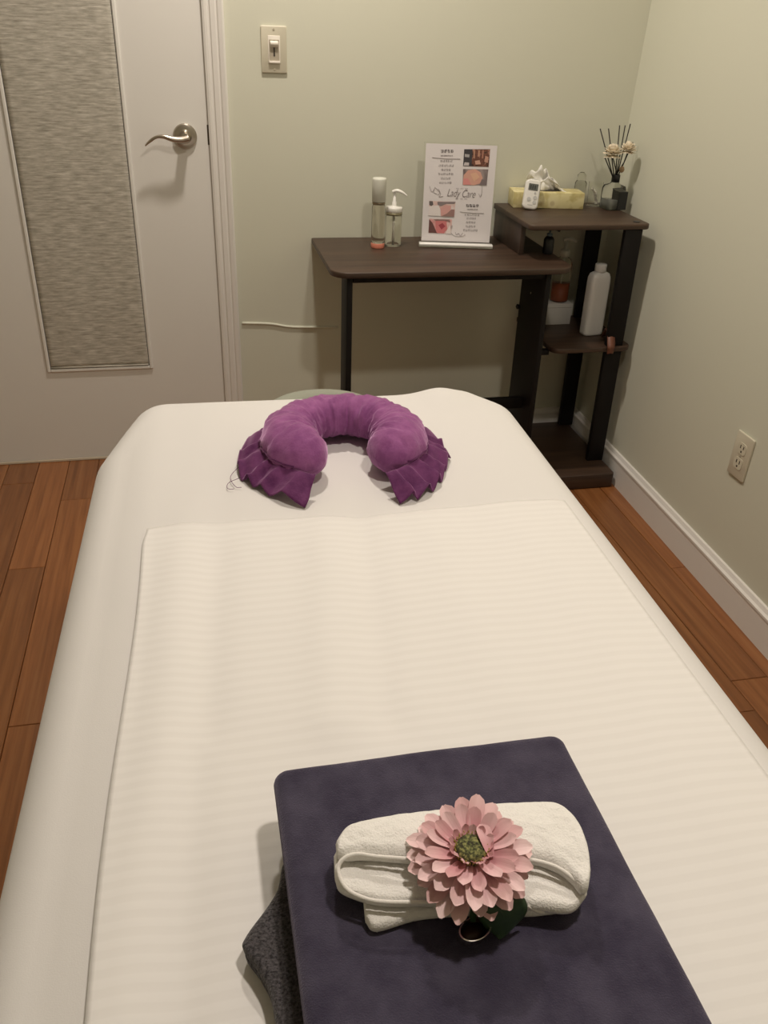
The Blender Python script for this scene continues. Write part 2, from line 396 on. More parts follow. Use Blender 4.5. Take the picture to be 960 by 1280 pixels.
# door casing
def casing(x0, sgn):   # fluted profile in (x, y)
    pts = [(0,0),(0,-0.010),(0.006,-0.013),(0.012,-0.013),(0.015,-0.010),(0.019,-0.010),(0.022,-0.014),(0.034,-0.015),(0.038,-0.012),(0.042,-0.016),(0.052,-0.018),(0.057,-0.014),(0.057,0)]
    return [(x0+sgn*a, b) for a, b in pts]
m = MB().prism(casing(DR+0.0002, 1), 0, DH+0.058).prism(casing(DL-0.0002, -1), 0, DH+0.058)
top = [(DH+0.001+a-x_, b) for (a, b), x_ in zip(casing(0, 1), [0]*13)]
V = []
for x in (DL-0.058, DR+0.058):
    for a, b in top: V.append((x, b-0.0005, a))
k = 13; m.add(V, [tuple(range(k)), tuple(reversed(range(k, 2*k)))] + [(i, k+i, k+(i+1) % k, (i+1) % k) for i in range(k)])
struct(fixn(m.build('trim_1', TRIM)), 'white fluted door casing', 'trim')
# door
door = bpy.data.objects.new('door_1', None); COL.objects.link(door); door.location = ((DL+DR)/2, 0, 0); struct(door, 'white door with a narrow shaded window and a nickel lever', 'door')
ox = (DL+DR)/2
GX0, GX1, GZ0, GZ1 = -1.793-ox, -1.498-ox, 0.315, 1.86
hw = (DR-DL)/2 - 0.0004
m = MB().box(-hw, GX0-0.004, -0.001, 0.04, 0.009, DH-0.002).box(GX1+0.004, hw, -0.001, 0.04, 0.009, DH-0.002).box(GX0-0.004, GX1+0.004, -0.001, 0.04, 0.009, GZ0-0.004).box(GX0-0.004, GX1+0.004, -0.001, 0.04, GZ1+0.004, DH-0.002)
m.build('door_slab', DOORM, door)
MB().box(-hw-0.001, hw+0.001, -0.004, 0.05, 0.0003, 0.008, 0.001).build('threshold', mat('threshold_cream', (0.62, 0.54, 0.42), 0.4), door)
MB().box(GX0-0.003, GX1+0.003, 0.012, 0.018, GZ0-0.003, GZ1+0.003).build('glass_pane', CLEAR, door)
for nm, b in (('lite_moulding', (GX0-0.010, GX0, GZ0-0.010, GZ1+0.010)), ('lite_moulding', (GX1, GX1+0.010, GZ0-0.010, GZ1+0.010)), ('lite_moulding', (GX0, GX1, GZ0-0.010, GZ0)), ('lite_moulding', (GX0, GX1, GZ1, GZ1+0.010))):
    MB().box(b[0], b[1], -0.007, 0.004, b[2], b[3], 0.0022).build(nm, DOORM, door)
sh = MB().grid(lambda u, v: (GX0+0.002+(GX1-GX0-0.004)*u, -0.004-0.0009*sin(7*u+3*v)*sin(pi*u)-0.0012*nz(u*2, v*7), GZ0+0.003+(GZ1-GZ0-0.02)*v), 24, 120)
solid(sh.build('woven_shade', SHADE, door, True), 0.0012)
MB().tube([(GX0+0.003,-0.0055,GZ0+0.004),(GX1-0.003,-0.0055,GZ0+0.004)], 0.0026, 8).build('shade_hem_bar', SHADE, door, True)
# lever
hx, hz = -1.337-ox, 0.980
rose = MB().lathe([(0.033,0),(0.033,0.005),(0.030,0.009),(0.024,0.0105),(0.018,0.011),(0.0165,0.013),(0.0135,0.018),(0.0125,0.040),(0.0115,0.047),(0.0,0.048)], 40)
rs = rose.build('handle_rose', NICK, door, True); rs.location = (hx, -0.001, hz); rs.rotation_euler = (pi/2, 0, 0); sharp(rs, 30)
P = spline([(0.010,-0.043,0.0),(-0.012,-0.048,-0.004),(-0.035,-0.051,-0.002),(-0.058,-0.052,0.004),(-0.078,-0.052,0.002),(-0.097,-0.050,-0.010),(-0.108,-0.048,-0.020)], 40)
lv = MB().tube(P, [0.011*(1-0.62*min(1, (i/39)*1.6)) if i < 30 else 0.0042*(1-(i-30)/9*0.55) for i in range(40)], 12, flat=1.0)
l_ = lv.build('handle_lever', NICK, door, True); l_.location = (hx, 0, hz)
MB().box(hw-0.004, hw+0.0015, -0.0022, 0.0, hz-0.022, hz+0.03, 0.0005).build('latch_plate', mat('dark_latch', (0.10,0.08,0.055), 0.4, 0.8), door)

# ------------------------------------------------------------------ ceiling downlights
for i, (x, y, pw) in enumerate(DOWNLIGHTS):
    t = thing('ceiling_downlight', ('round recessed ceiling downlight near the door wall', 'round recessed ceiling downlight above the foot of the massage table')[i], 'ceiling light', (x, y, CEIL), 0, 'recessed downlights')
    MB().lathe([(0.095,-0.002),(0.095,-0.006),(0.088,-0.012),(0.074,-0.0125),(0.070,-0.006),(0.070,-0.002)], 48).build('trim_ring', WPL, t, True)
    MB().lathe([(0.0,-0.0045),(0.069,-0.0045),(0.069,-0.002),(0.0,-0.002)], 48).build('lens', LENS, t, True)

# ------------------------------------------------------------------ light switch
t = thing('light_switch', 'ivory dimmer switch plate on the wall beside the door casing', 'light switch', (-1.083, 0, 1.200))
o = bevel(fixn(MB().prism(rrect(-0.035, 0.035, -0.057, 0.057, 0.004), -0.006, 0.0, 'y').build('wall_plate', IVORY, t)), 0.002, 2)
bevel(fixn(MB().box(-0.0165, 0.0165, -0.0075, -0.004, -0.0335, 0.0335).build('switch_frame', IVORYW, t)), 0.001, 2)
MB().box(-0.0135, 0.0135, -0.0079, -0.0074, -0.028, 0.024).build('slider_recess', mat('switch_recess', (0.42,0.37,0.29), 0.5), t)
MB().box(-0.0022, 0.0022, -0.0083, -0.0078, -0.016, 0.022).build('slider_slot', SLOT, t)
k = fixn(MB().prism([(-0.0079,-0.003),(-0.0165,0.004),(-0.0165,0.010),(-0.0079,0.014)], -0.011, 0.011, 'x').build('slider_knob', IVORYW, t)); bevel(k, 0.0015, 2); k.location.z = 0.008
bevel(fixn(MB().box(-0.015, 0.015, -0.0125, -0.0074, -0.033, -0.027).build('rocker_lip', IVORYW, t)), 0.001, 2)
for z in (-0.048, 0.048): MB().lathe([(0.003,0),(0.003,0.0008),(0,0.0012)], 12).build('screw', mat('ivory_screw', (0.45,0.40,0.30), 0.5), t, loc=(0,-0.006,z), rot=(pi/2,0,0))
# ------------------------------------------------------------------ outlet on right wall
oy, oz = -0.978, 0.376
t = thing('power_outlet', 'ivory duplex power outlet low on the side wall', 'outlet', (wallx(oy, oz)-0.0003, oy, oz)); t.rotation_euler = (0, math.atan(0.036), pi/2 + math.atan(-0.018))
t.rotation_euler = (Matrix.Rotation(math.atan(0.036), 3, 'Y') @ Matrix.Rotation(-pi/2, 3, 'Z')).to_euler()
# local: x along wall, -y out of the wall
o = bevel(fixn(MB().prism(rrect(-0.035, 0.035, -0.057, 0.057, 0.004), -0.006, 0.0, 'y').build('wall_plate', IVORY, t)), 0.002, 2)
for z in (0.0195, -0.0195):
    rc = fixn(MB().prism(rrect(-0.017, 0.017, z-0.0145, z+0.0145, 0.009), -0.0072, -0.005, 'y').build('receptacle', IVORY, t))
    for x in (-0.0063, 0.0063): MB().box(x-0.0014, x+0.0014, -0.0077, -0.0070, z+0.000, z+0.0085).build('slot', SLOT, rc)
    MB().lathe([(0.0027,0),(0.0027,0.0006),(0,0.0006)], 12).build('ground_hole', SLOT, rc, loc=(0,-0.0071,z-0.0075), rot=(pi/2,0,0))
MB().lathe([(0.003,0),(0.003,0.0008),(0,0.0012)], 12).build('screw', MATS['ivory_screw'], t, loc=(0,-0.0065,0), rot=(pi/2,0,0))

# ------------------------------------------------------------------ desk with shelf tower
DZ = 0.70
t = thing('computer_desk', 'dark walnut desk with black legs and a shelf tower in the corner', 'desk', (-0.6, -0.2, 0))
def dbox(name, m_, x0, x1, y0, y1, z0, z1, bv=0.002, seg=2):
    o = MB().box(x0+0.6, x1+0.6, y0+0.2, y1+0.2, z0, z1).build(name, m_, t); fixn(o)
    return bevel(o, bv, seg)
# desktop with rounded front corners
def rtop(name, m_, x0, x1, y0, y1, z1, th, rad, corners):
    P = []
    for (cx_, cy_, a0, on) in ((x1, y0, -pi/2, 'fr' in corners), (x1, y1, 0, 'br' in corners), (x0, y1, pi/2, 'bl' in corners), (x0, y0, pi, 'fl' in corners)):
        sx = -1 if cx_ == x1 else 1; sy = 1 if cy_ == y0 else -1
        if on:
            for k in range(7):
                a = a0+pi/2*k/6; P.append((cx_+sx*rad+rad*cos(a)+0.6, cy_+sy*rad+rad*sin(a)+0.2))
        else: P.append((cx_+0.6, cy_+0.2))
    return bevel(fixn(MB().prism(P, z1-th, z1).build(name, m_, t)), 0.0025, 2, 50)
rtop('desktop', DESK, -0.985, -0.300, -0.420, -0.004, DZ, 0.016, 0.050, ('fl', 'fr'))
dbox('apron_rail', BLK, -0.926, -0.378, -0.395, -0.375, 0.666, 0.6835)
dbox('leg_panel', BLK, -0.943, -0.927, -0.400, -0.312, 0.0302, 0.6838)
dbox('foot_runner', BLK, -0.947, -0.923, -0.418, -0.030, 0.0, 0.030)
dbox('leg_panel', BLK, -0.378, -0.362, -0.400, -0.215, 0.0302, 0.6838)
dbox('foot_runner', BLK, -0.383, -0.3618, -0.418, -0.030, 0.0, 0.030)
dbox('foot_rail', BLK, -0.9268, -0.3782, -0.335, -0.317, 0.25, 0.285)
TX0, TX1 = -0.418, -0.052
rtop('top_shelf', DESK, TX0, TX1, -0.338, -0.010, 0.800, 0.015, 0.02, ('fl', 'fr'))
dbox('side_panel', DESKV, -0.412, -0.397, -0.255, -0.014, DZ, 0.785)
dbox('shelf_bracket', BLK, -0.3618, -0.300, -0.31, -0.285, 0.410, 0.4248)
rtop('middle_shelf', DESK, -0.305, -0.047, -0.345, -0.020, 0.440, 0.015, 0.03, ('fl', 'fr'))
rtop('base_board', DESK, -0.3615, -0.074, -0.430, -0.018, 0.050, 0.048, 0.01, ('fr',))
dbox('post', BLK, -0.128, -0.074, -0.335, -0.318, 0.050, 0.4248); dbox('post', BLK, -0.128, -0.074, -0.335, -0.318, 0.4402, 0.7848)
dbox('post', BLK, -0.112, -0.062, -0.052, -0.035, 0.050, 0.4248); dbox('post', BLK, -0.112, -0.062, -0.052, -0.035, 0.4402, 0.7848)
MB().lathe([(0.010,0),(0.010,0.0012),(0.0085,0.002),(0,0.0016)], 24).build('cable_grommet', BLKP, t, True, loc=(-0.083+0.6, -0.305+0.2, 0.8001))
MB().lathe([(0.007,0),(0.008,0.006),(0.0,0.010)], 16).build('leg_knob', BLKP, t, True, loc=(-0.3785+0.6, -0.2165+0.2, 0.535), rot=(0,-pi/2,0))
MB().lathe([(0.0032,0),(0.0032,0.0006),(0,0.001)], 12).build('screw_cap', mat('dull_metal', (0.4,0.38,0.35), 0.4, 1.0), t, True, loc=(-0.3782+0.6, -0.30+0.2, 0.60), rot=(0,-pi/2,0))

# ------------------------------------------------------------------ bottles on the desk
t = thing('lotion_bottle', 'tall slim clear bottle with frosted cap and pink base on the desk', 'bottle', (-0.808, -0.140, DZ))
MB().lathe([(0.0,0.0005),(0.0195,0.0005),(0.0200,0.002),(0.0200,0.013),(0.0195,0.014),(0.0,0.014)], 32).build('pink_base', PINK, t, True)
MB().lathe([(0.0,0.0145),(0.0195,0.0145),(0.0198,0.018),(0.0195,0.112),(0.018,0.118),(0.0165,0.121),(0.0,0.121)], 32).build('body', TINT, t, True)
MB().lathe([(0.0165,0.1215),(0.0188,0.1225),(0.0188,0.127),(0.0175,0.128)], 32).build('neck_ring', mat('bronze_ring', (0.25,0.20,0.13), 0.35, 0.6), t, True)
MB().lathe([(0.0185,0.1285),(0.0200,0.130),(0.0200,0.188),(0.0195,0.191),(0.0180,0.193),(0.0,0.1935)], 32).build('cap', FROST, t, True)
t = thing('foam_pump_bottle', 'short clear pump bottle with white pump head beside the tall bottle', 'bottle', (-0.757, -0.116, DZ))
MB().lathe([(0.0,0.0006),(0.022,0.0006),(0.0238,0.003),(0.0238,0.082),(0.0225,0.087),(0.0,0.087)], 32).build('body', LIQ, t, True)
MB().lathe([(0.0225,0.0875),(0.0242,0.088),(0.0242,0.0955),(0.0225,0.096)], 32).build('neck_ring', mat('olive_ring', (0.30,0.27,0.17), 0.35, 0.4), t, True)
MB().lathe([(0.0235,0.0965),(0.0245,0.098),(0.0245,0.107),(0.0235,0.110),(0.008,0.1115),(0.0065,0.114),(0.006,0.124),(0.0045,0.125),(0.0045,0.148),(0.0,0.149)], 32).build('collar', WPL, t, True)
sp_ = MB().tube(spline([(-0.007,0.0,0.151),(0.006,-0.004,0.155),(0.020,-0.010,0.151),(0.034,-0.015,0.142)], 20), [0.0055+0.0025*sin(pi*i/19)-0.0035*(i/19) for i in range(20)], 12, flat=0.75)
sp_.build('spout', WPL, t, True)
MB().tube([(0,0,0.004),(0,0,0.086)], 0.003, 10).build('dip_tube', WPL, t, True)

# ------------------------------------------------------------------ sign stand
SW, SH = 0.204, 0.268
t = thing('sign_stand', 'clear acrylic menu stand holding a printed price sheet on the desk', 'sign', (-0.569, -0.131, DZ), math.atan2(-0.043, 0.213))
TILT = radians(-4)
b_ = bevel(fixn(MB().box(-0.110, 0.110, -0.030, 0.020, 0.0005, 0.0045).build('base_plate', ACRY, t)), 0.0008, 2)
bevel(fixn(MB().box(-0.109, 0.109, -0.033, -0.0065, 0.0048, 0.0105).build('base_strip', mat('bright_acrylic_edge', (0.88,0.87,0.84), 0.15), t)), 0.0012, 2)
pn = MB().box(-0.107, 0.107, 0.0012, 0.0030, 0.006, 0.283, 0.0006).build('acrylic_panel', ACRY, t); pn.rotation_euler = (TILT, 0, 0)
pp = MB().box(-SW/2, SW/2, -0.0004, 0.0006, 0.0115, 0.0115+SH).build('price_sheet', PAPERW, t); pp.rotation_euler = (TILT, 0, 0)
def sxy(u, v):        # print layout units -> sheet coordinates
    # outline in crop pixels: TL(235,130) TR(850,160) BL(172,985) BR(765,1005)
    s_, t_ = 0.5, 0.5
    for _ in range(12):
        px = (1-t_)*((1-s_)*235+s_*845)+t_*((1-s_)*172+s_*765); py = (1-t_)*((1-s_)*122+s_*158)+t_*((1-s_)*980+s_*1005)
        s_ += (u-px)/600; t_ += (v-py)/855
    return (-SW/2 + s_*SW, 0.0115 + SH*(1-t_))
def printq(name, pts, m_, yy=-0.0010):
    V = [(*sxy(*p), ) for p in pts]; n_ = len(V)
    W = [(a, yy, b) for a, b in V]
    return mesh_obj(name, W, [tuple(range(n_))], m_, pp)
def photo_mat(name, cols, sc=26, dist=1.2, detail=2):
    m = mat(name, cols[0], 0.5); q = N(m); v = q.coords(); n_ = q.noise(sc, detail, v, 0.5, dist)
    st = [(0.36+0.28*i/(len(cols)-1), c) for i, c in enumerate(cols)]
    q.color(q.ramp(n_.outputs[0], st).outputs[0]); return m
def sub(name, base, polys):
    for i, (pts, col) in enumerate(polys):
        k = 'print_%d_%d_%d' % tuple(int(c*99) for c in col)
        printq(name, pts, MATS.get(k) or mat(k, col, 0.6), -0.0013-0.0002*i)
ph = photo_mat('photo_candles', [(0.05,0.025,0.02),(0.20,0.08,0.05),(0.12,0.04,0.03),(0.42,0.22,0.16)], 60)
printq('photo_print', [(560,180),(783,185),(768,335),(548,322)], ph)
sub('photo_detail', None, [([(560,180),(632,182),(620,325),(548,322)], (0.05,0.045,0.05)), ([(565,220),(605,225),(602,250),(563,245)], (0.40,0.38,0.38)), ([(562,290),(600,295),(598,320),(552,318)], (0.55,0.5,0.5)),
    ([(640,190),(655,190),(650,260),(636,258)], (0.45,0.24,0.16)), ([(680,190),(695,190),(690,245),(676,243)], (0.50,0.27,0.18)), ([(715,192),(728,192),(722,262),(709,260)], (0.42,0.2,0.14)), ([(740,240),(768,250),(760,300),(730,290)], (0.55,0.30,0.22)), ([(650,280),(690,275),(700,310),(655,312)], (0.62,0.36,0.27))])
ph2 = photo_mat('photo_massage', [(0.16,0.13,0.13),(0.30,0.24,0.23),(0.42,0.33,0.31)], 22)
printq('photo_print', [(548,348),(765,355),(748,492),(540,485)], ph2)
sub('photo_detail', None, [([(545,485),(552,400),(590,360),(650,350),(700,380),(715,430),(690,475),(640,490)], (0.66,0.36,0.28)), ([(545,483),(548,430),(590,430),(615,485)], (0.70,0.28,0.26)), ([(610,390),(660,380),(690,420),(640,460)], (0.72,0.44,0.30)), ([(705,440),(752,445),(748,490),(690,490)], (0.20,0.16,0.16))])
ph3 = photo_mat('photo_skin', [(0.74,0.66,0.64),(0.70,0.52,0.48),(0.66,0.42,0.38)], 18)
printq('photo_print', [(250,620),(478,632),(462,765),(240,750)], ph3)
sub('photo_detail', None, [([(250,622),(280,624),(285,655),(265,668),(250,655)], (0.12,0.10,0.10)), ([(320,630),(478,632),(470,650),(400,648),(350,668),(322,660)], (0.24,0.20,0.20)), ([(350,760),(345,690),(390,660),(440,665),(430,720),(470,700),(462,765)], (0.66,0.36,0.33)), ([(240,750),(246,670),(330,660),(345,700),(345,758)], (0.76,0.70,0.68)), ([(350,760),(400,735),(440,700),(466,700),(462,765)], (0.32,0.19,0.17))])
ph4 = photo_mat('photo_rose', [(0.74,0.60,0.56),(0.70,0.42,0.40),(0.62,0.26,0.25)], 26)
printq('photo_print', [(246,780),(445,790),(432,918),(236,908)], ph4)
sub('photo_detail', None, [([(236,908),(246,785),(275,820),(310,912)], (0.14,0.06,0.055)), ([(300,880),(300,800),(350,790),(395,810),(400,870),(370,915),(310,912)], (0.62,0.20,0.20)), ([(325,840),(360,820),(385,850),(350,880)], (0.36,0.06,0.075)), ([(280,785),(420,790),(430,815),(400,800),(300,798)], (0.26,0.17,0.15)), ([(400,880),(428,830),(432,918),(385,915)], (0.74,0.66,0.63))])
# lines of small print: rows of character-like strokes
def textrow(cx, cy, wpx, hpx, nchar, m_, slope=0.03, rnd=random.Random(3), bold=1.0):
    mb = MB(); cw = wpx/nchar
    def seg(x0, y0, x1, y1):
        a, b = sxy(x0, y0), sxy(x1, y1); mb.add([(a[0],-0.0012,a[1]),(b[0],-0.0012,a[1]),(b[0],-0.0012,b[1]),(a[0],-0.0012,b[1])], [(0,3,2,1)])
    for i in range(nchar):
        x = cx-wpx/2+cw*i+cw*0.08; W = cw*0.80; y = cy-hpx/2+(x-cx)*slope; s_ = 2.1*bold
        for k in range(3):
            yy = y+hpx*(0.08+0.42*k)*0.95; x0 = x+W*rnd.choice((0,0.1,0.25)); x1 = x+W*rnd.choice((1,0.95,0.75)); seg(x0, yy, x1, yy+s_)
        for k in range(2):
            xx = x+W*(0.15+0.6*k+0.08*rnd.random()); seg(xx, y+hpx*rnd.choice((0,0.1,0.4)), xx+s_*1.05, y+hpx*rnd.choice((0.7,0.95)))
    mb.build('printed_text', m_, pp)
textrow(413, 192, 112, 27, 4, INK, bold=2.0); textrow(410, 231, 105, 10, 9, INKG)
textrow(405, 277, 108, 20, 5, INKG); textrow(402, 316, 135, 20, 6, INKG); textrow(400, 352, 85, 20, 4, INKG); textrow(397, 388, 132, 20, 6, INKG); textrow(395, 426, 90, 20, 4, INKG); textrow(392, 463, 112, 20, 5, INKG)
textrow(623, 668, 112, 25, 4, INK, bold=2.0); textrow(622, 702, 95, 9, 9, INKG)
textrow(617, 752, 130, 18, 6, INKG); textrow(610, 783, 86, 18, 4, INKG); textrow(606, 818, 86, 20, 4, INKG); textrow(604, 855, 90, 20, 4, INKG); textrow(600, 890, 128, 20, 6, INKG)
PALE = mat('pale_ink', (0.40,0.36,0.36), 0.7)
for k_ in range(3): textrow(497+38*k_, 515+2*k_, 26, 9, 4, PALE, bold=0.5); textrow(490+38*k_, 604+2*k_, 26, 9, 4, PALE, bold=0.5)
for a, b in (((285,244),(525,262)), ((515,722),(722,738))):
    p0, p1 = sxy(*a), sxy(*b); MB().tube([(p0[0],-0.0011,p0[1]),((p0[0]+p1[0])/2,-0.0011,(p0[1]+p1[1])/2-0.0012),(p1[0],-0.0011,p1[1])], 0.0005, 6).build('ornament_rule', INKG, pp)
# script lettering
tx = bpy.data.curves.new('sign_lettering', 'FONT'); tx.body = 'Lady Care'; tx.size = 0.030; tx.shear = 0.38; tx.align_x = 'CENTER'; tx.align_y = 'CENTER'; tx.offset = -0.0002
to = bpy.data.objects.new('sign_lettering_tmp', tx); COL.objects.link(to)
bpy.context.view_layer.update()
tm = bpy.data.meshes.new_from_object(to.evaluated_get(bpy.context.evaluated_depsgraph_get())); bpy.data.objects.remove(to); bpy.data.curves.remove(tx)
tm.materials.clear(); tm.materials.append(INKG)
xs_ = [v.co.x for v in tm.vertices]; fx = 0.083/(max(xs_)-min(xs_))
for v_ in tm.vertices: v_.co.x *= fx
lo_ = bpy.data.objects.new('sign_lettering', tm); COL.objects.link(lo_); lo_.parent = pp
c_ = sxy(525, 562); lo_.location = (c_[0], -0.0012, c_[1]); lo_.rotation_euler = (pi/2, 0.02, 0)
# ornament sprays beside the lettering
def spray(pts, nm='floral_ornament'):
    P = [sxy(*p) for p in pts]; MB().tube(spline([(a,-0.0011,b) for a, b in P], 20), 0.0006, 6).build(nm, mat('pale_ink', (0.40,0.36,0.36), 0.7) if 'pale_ink' not in MATS else MATS['pale_ink'], pp)
spray([(255,490),(275,540),(300,510),(290,545),(320,560)]); spray([(300,500),(330,530),(350,560),(335,585),(370,580)]); spray([(330,515),(345,545),(325,570)])
spray([(710,495),(705,560),(690,595)]); spray([(680,565),(692,590),(706,570)])
spray([(440,850),(425,890),(450,930),(490,945),(540,940),(555,925)]); spray([(470,905),(480,930),(500,915),(510,940),(535,912)]); spray([(430,855),(445,845),(440,870)])

# ------------------------------------------------------------------ things on the top shelf
TZ = 0.800
t = thing('tissue_box', 'yellow floral tissue box with a white tissue pulled up', 'tissue box', (-0.270, -0.062, TZ), math.radians(-8))
bevel(fixn(MB().box(-0.108, 0.108, -0.042, 0.042, 0.0004, 0.046).build('carton', TBOX, t)), 0.0012, 2)
MB().lathe([(0.0,0.0463),(0.05,0.0463),(0.05,0.0467),(0.0,0.0467)], 32, ex=1.0, ey=0.42).build('opening', SLOT, t)
def tiss(u, v):
    a = (u-0.5)*2; r_ = 0.054*(1-0.10*v)
    x = a*r_ + 0.004*sin(9*v+3*a) - 0.018*v + 0.004; 
    y = 0.016*sin(5.2*a+1.2*v)*(1-0.6*v) + 0.010*nz(a*3, v*3, 2)
    ztop = 0.068*(1-abs(a+0.30)**1.4*0.62) + 0.006*sin(13*a)
    return (x, y, 0.0455 + max(0, ztop)*v)
o = MB().grid(tiss, 40, 16).build('tissue', TISS, t, True); solid(o, 0.0008, 0)
o = MB().grid(lambda u, v: ((u-0.5)*0.07+0.012-0.012*v, 0.014-0.024*v+0.006*sin(8*u+4*v), 0.0455+0.040*v*(1-abs(u-0.45)*1.1)+0.004*nz(u*4, v*4)), 30, 12).build('tissue', TISS, t, True); solid(o, 0.0008, 0)
# timer
t = thing('digital_timer', 'white handheld digital timer leaning against the yellow tissue box', 'timer', (-0.343, -0.119, TZ+0.0012), math.radians(-6))
tt = Matrix.Rotation(radians(-13), 4, 'X') @ Matrix.Rotation(radians(7), 4, 'Y')
def tpart(nm, mb, m_, bv=0): 
    o = fixn(mb.build(nm, m_, t)); o.data.transform(tt)
    return bevel(o, bv, 3) if bv else o
tpart('case', MB().prism(rrect(-0.0235, 0.0235, 0.0, 0.084, 0.013, 6), -0.009, 0.009, 'y'), WPL, 0.005)
tpart('display', MB().prism(rrect(-0.0145, 0.0145, 0.053, 0.072, 0.0015), -0.0096, -0.0088, 'y'), LCD)
tpart('display_digits', MB().box(-0.010,-0.006,-0.0099,-0.0095,0.057,0.068).box(-0.0035,0.0005,-0.0099,-0.0095,0.057,0.068).box(0.0035,0.0075,-0.0099,-0.0095,0.057,0.068), mat('lcd_digit', (0.05,0.05,0.045), 0.4))
for x_, z_, r_ in ((-0.008,0.028,0.006),(0.010,0.034,0.0055),(0.010,0.021,0.0055),(0.008,0.047,0.003)):
    tpart('button', MB().add(*(lambda mb: (mb.V, mb.F))(MB().tube([(x_,-0.0088,z_),(x_,-0.0103,z_)], r_, 16))), BTN)
tpart('printed_mark', MB().box(-0.010,0.006,-0.0094,-0.0090,0.011,0.0135), BTN)
tpart('hanging_tab', MB().box(-0.010,0.010,-0.004,0.004,0.083,0.0865), BTN, 0.001)
# swab cup
t = thing('swab_cup', 'clear plastic cup of cotton swabs between tissue box and diffuser', 'cup', (-0.112, -0.064, TZ))
CUPG = mat('thin_clear_cup', (0.96, 0.96, 0.93), 0.05, trans=1.0, ior=1.08)
cup = MB().lathe([(0.0,0.0006),(0.020,0.0006),(0.0225,0.070),(0.0212,0.070),(0.0190,0.003),(0.0,0.003)], 32).build('glass', CUPG, t, True); sharp(cup)
tag_ = thing('clear_jar', 'small clear lidded jar behind the cup of cotton swabs', 'jar', (-0.150, -0.036, TZ))
MB().lathe([(0.0,0.0006),(0.017,0.0006),(0.018,0.004),(0.018,0.064),(0.014,0.070),(0.0,0.070)], 28).build('glass', CLEAR, tag_, True)
MB().lathe([(0.013,0.0705),(0.014,0.072),(0.013,0.086),(0.006,0.094),(0.0,0.095)], 28).build('lid', CLEAR, tag_, True)
for i, (a, b) in enumerate((((0.008,-0.004,0.006),(-0.014,-0.006,0.056)), ((0.010,-0.010,0.006),(-0.009,-0.011,0.050)), ((0.001,-0.012,0.006),(-0.004,-0.013,0.044)))):
    s_ = thing('cotton_swab', ('cotton swab standing tallest in the clear cup', 'cotton swab in the middle of the clear cup', 'shortest cotton swab leaning in the clear cup')[i], 'cotton swab', (-0.112, -0.064, TZ), 0, 'cotton swabs in the cup')
    A, B = Vector(a), Vector(b); D = (B-A).normalized()
    MB().tube([A, B], 0.0019, 8).build('stick', WPL, s_, True)
    for e, sg in ((A, 1), (B, -1)):
        MB().tube([e-D*sg*0.0005, e+D*sg*0.002, e+D*sg*0.007, e+D*sg*0.012], [0.0018, 0.0038, 0.0040, 0.0018], 10).build('cotton_tip', TISS, s_, True)
# reed diffuser
t = thing('reed_diffuser', 'glass reed diffuser with black label, dark reeds and cream flowers', 'diffuser', (-0.074, -0.112, TZ), radians(6))
MB().lathe([(0.0,0.0006),(0.027,0.0006),(0.030,0.003),(0.030,0.060),(0.027,0.068),(0.012,0.074),(0.010,0.078),(0.0,0.078)], 40, sq=5).build('glass_body', CLEAR, t, True)
MB().lathe([(0.0,0.003),(0.026,0.003),(0.026,0.030),(0.0,0.030)], 40, sq=5).build('oil', mat('grey_oil', (0.42,0.43,0.40), 0.15, trans=0.6, ior=1.3), t, True)
fixn(MB().box(0.002, 0.0312, -0.0318, 0.012, 0.002, 0.054).build('label', BLKP, t))
MB().lathe([(0.0,0.078),(0.0125,0.078),(0.0125,0.098),(0.0110,0.100),(0.0,0.100)], 24).build('collar', BLKP, t, True)
for tip in ((-0.078,0.0,0.226),(-0.048,0.004,0.226),(-0.020,-0.008,0.236),(0.010,0.010,0.234),(0.018,-0.004,0.240),(-0.055,-0.010,0.15),(0.035,-0.006,0.19)):
    MB().tube([(tip[0]*0.05, tip[1]*0.05, 0.080), tip], 0.0017, 8).build('reed', REED, t, True)
def pompom(nm, c, R, parent, m_):
    mb = MB(); rnd = random.Random(int(R*9000))
    for el_, npet in ((82, 4), (62, 8), (40, 11), (18, 13), (-4, 13), (-28, 10)):
        for k in range(npet):
            a = 2*pi*k/npet+el_*0.37+rnd.uniform(-.15,.15); el = radians(el_+rnd.uniform(-6, 6)); ln = R*rnd.uniform(0.85, 1.06); wd = R*0.50
            d = Vector((cos(a)*cos(el), sin(a)*cos(el), sin(el))); s_ = Vector((-sin(a), cos(a), 0)); u_ = d.cross(s_)
            c0 = Vector(c); pts = []
            for tt_, ww in ((0.15,0.3),(0.55,0.8),(0.85,1.0),(1.0,0.6)):
                p = c0 + d*ln*tt_ + u_*ln*0.16*tt_*tt_
                pts += [p - s_*wd*0.5*ww + d*0.002, p, p + s_*wd*0.5*ww + d*0.002]
            mb.add(pts, [(3*i_+j_, 3*i_+j_+1, 3*i_+j_+4, 3*i_+j_+3) for i_ in range(3) for j_ in range(2)])
    o = mb.build(nm, m_, parent, True); solid(o, 0.0007, 0); return o
pompom('cream_flower_head', (-0.034, -0.016, 0.160), 0.0255, t, CREAM)
pompom('cream_flower_head', (0.014, -0.020, 0.170), 0.0225, t, CREAM)
MB().tube([(0.001,-0.002,0.099),(-0.018,-0.010,0.130),(-0.034,-0.016,0.155)], 0.0016, 8).build('stem', REED, t, True)
MB().tube([(0.001,0.0,0.099),(0.012,-0.012,0.135),(0.014,-0.020,0.165)], 0.0016, 8).build('stem', REED, t, True)
MB().lathe([(0.0,0.0),(0.006,0.004),(0.008,0.010),(0.006,0.016),(0.0,0.020)], 16, off=(0.006,-0.016,0.106)).build('dried_bud', mat('tan_bud', (0.36,0.24,0.13), 0.8), t, True)

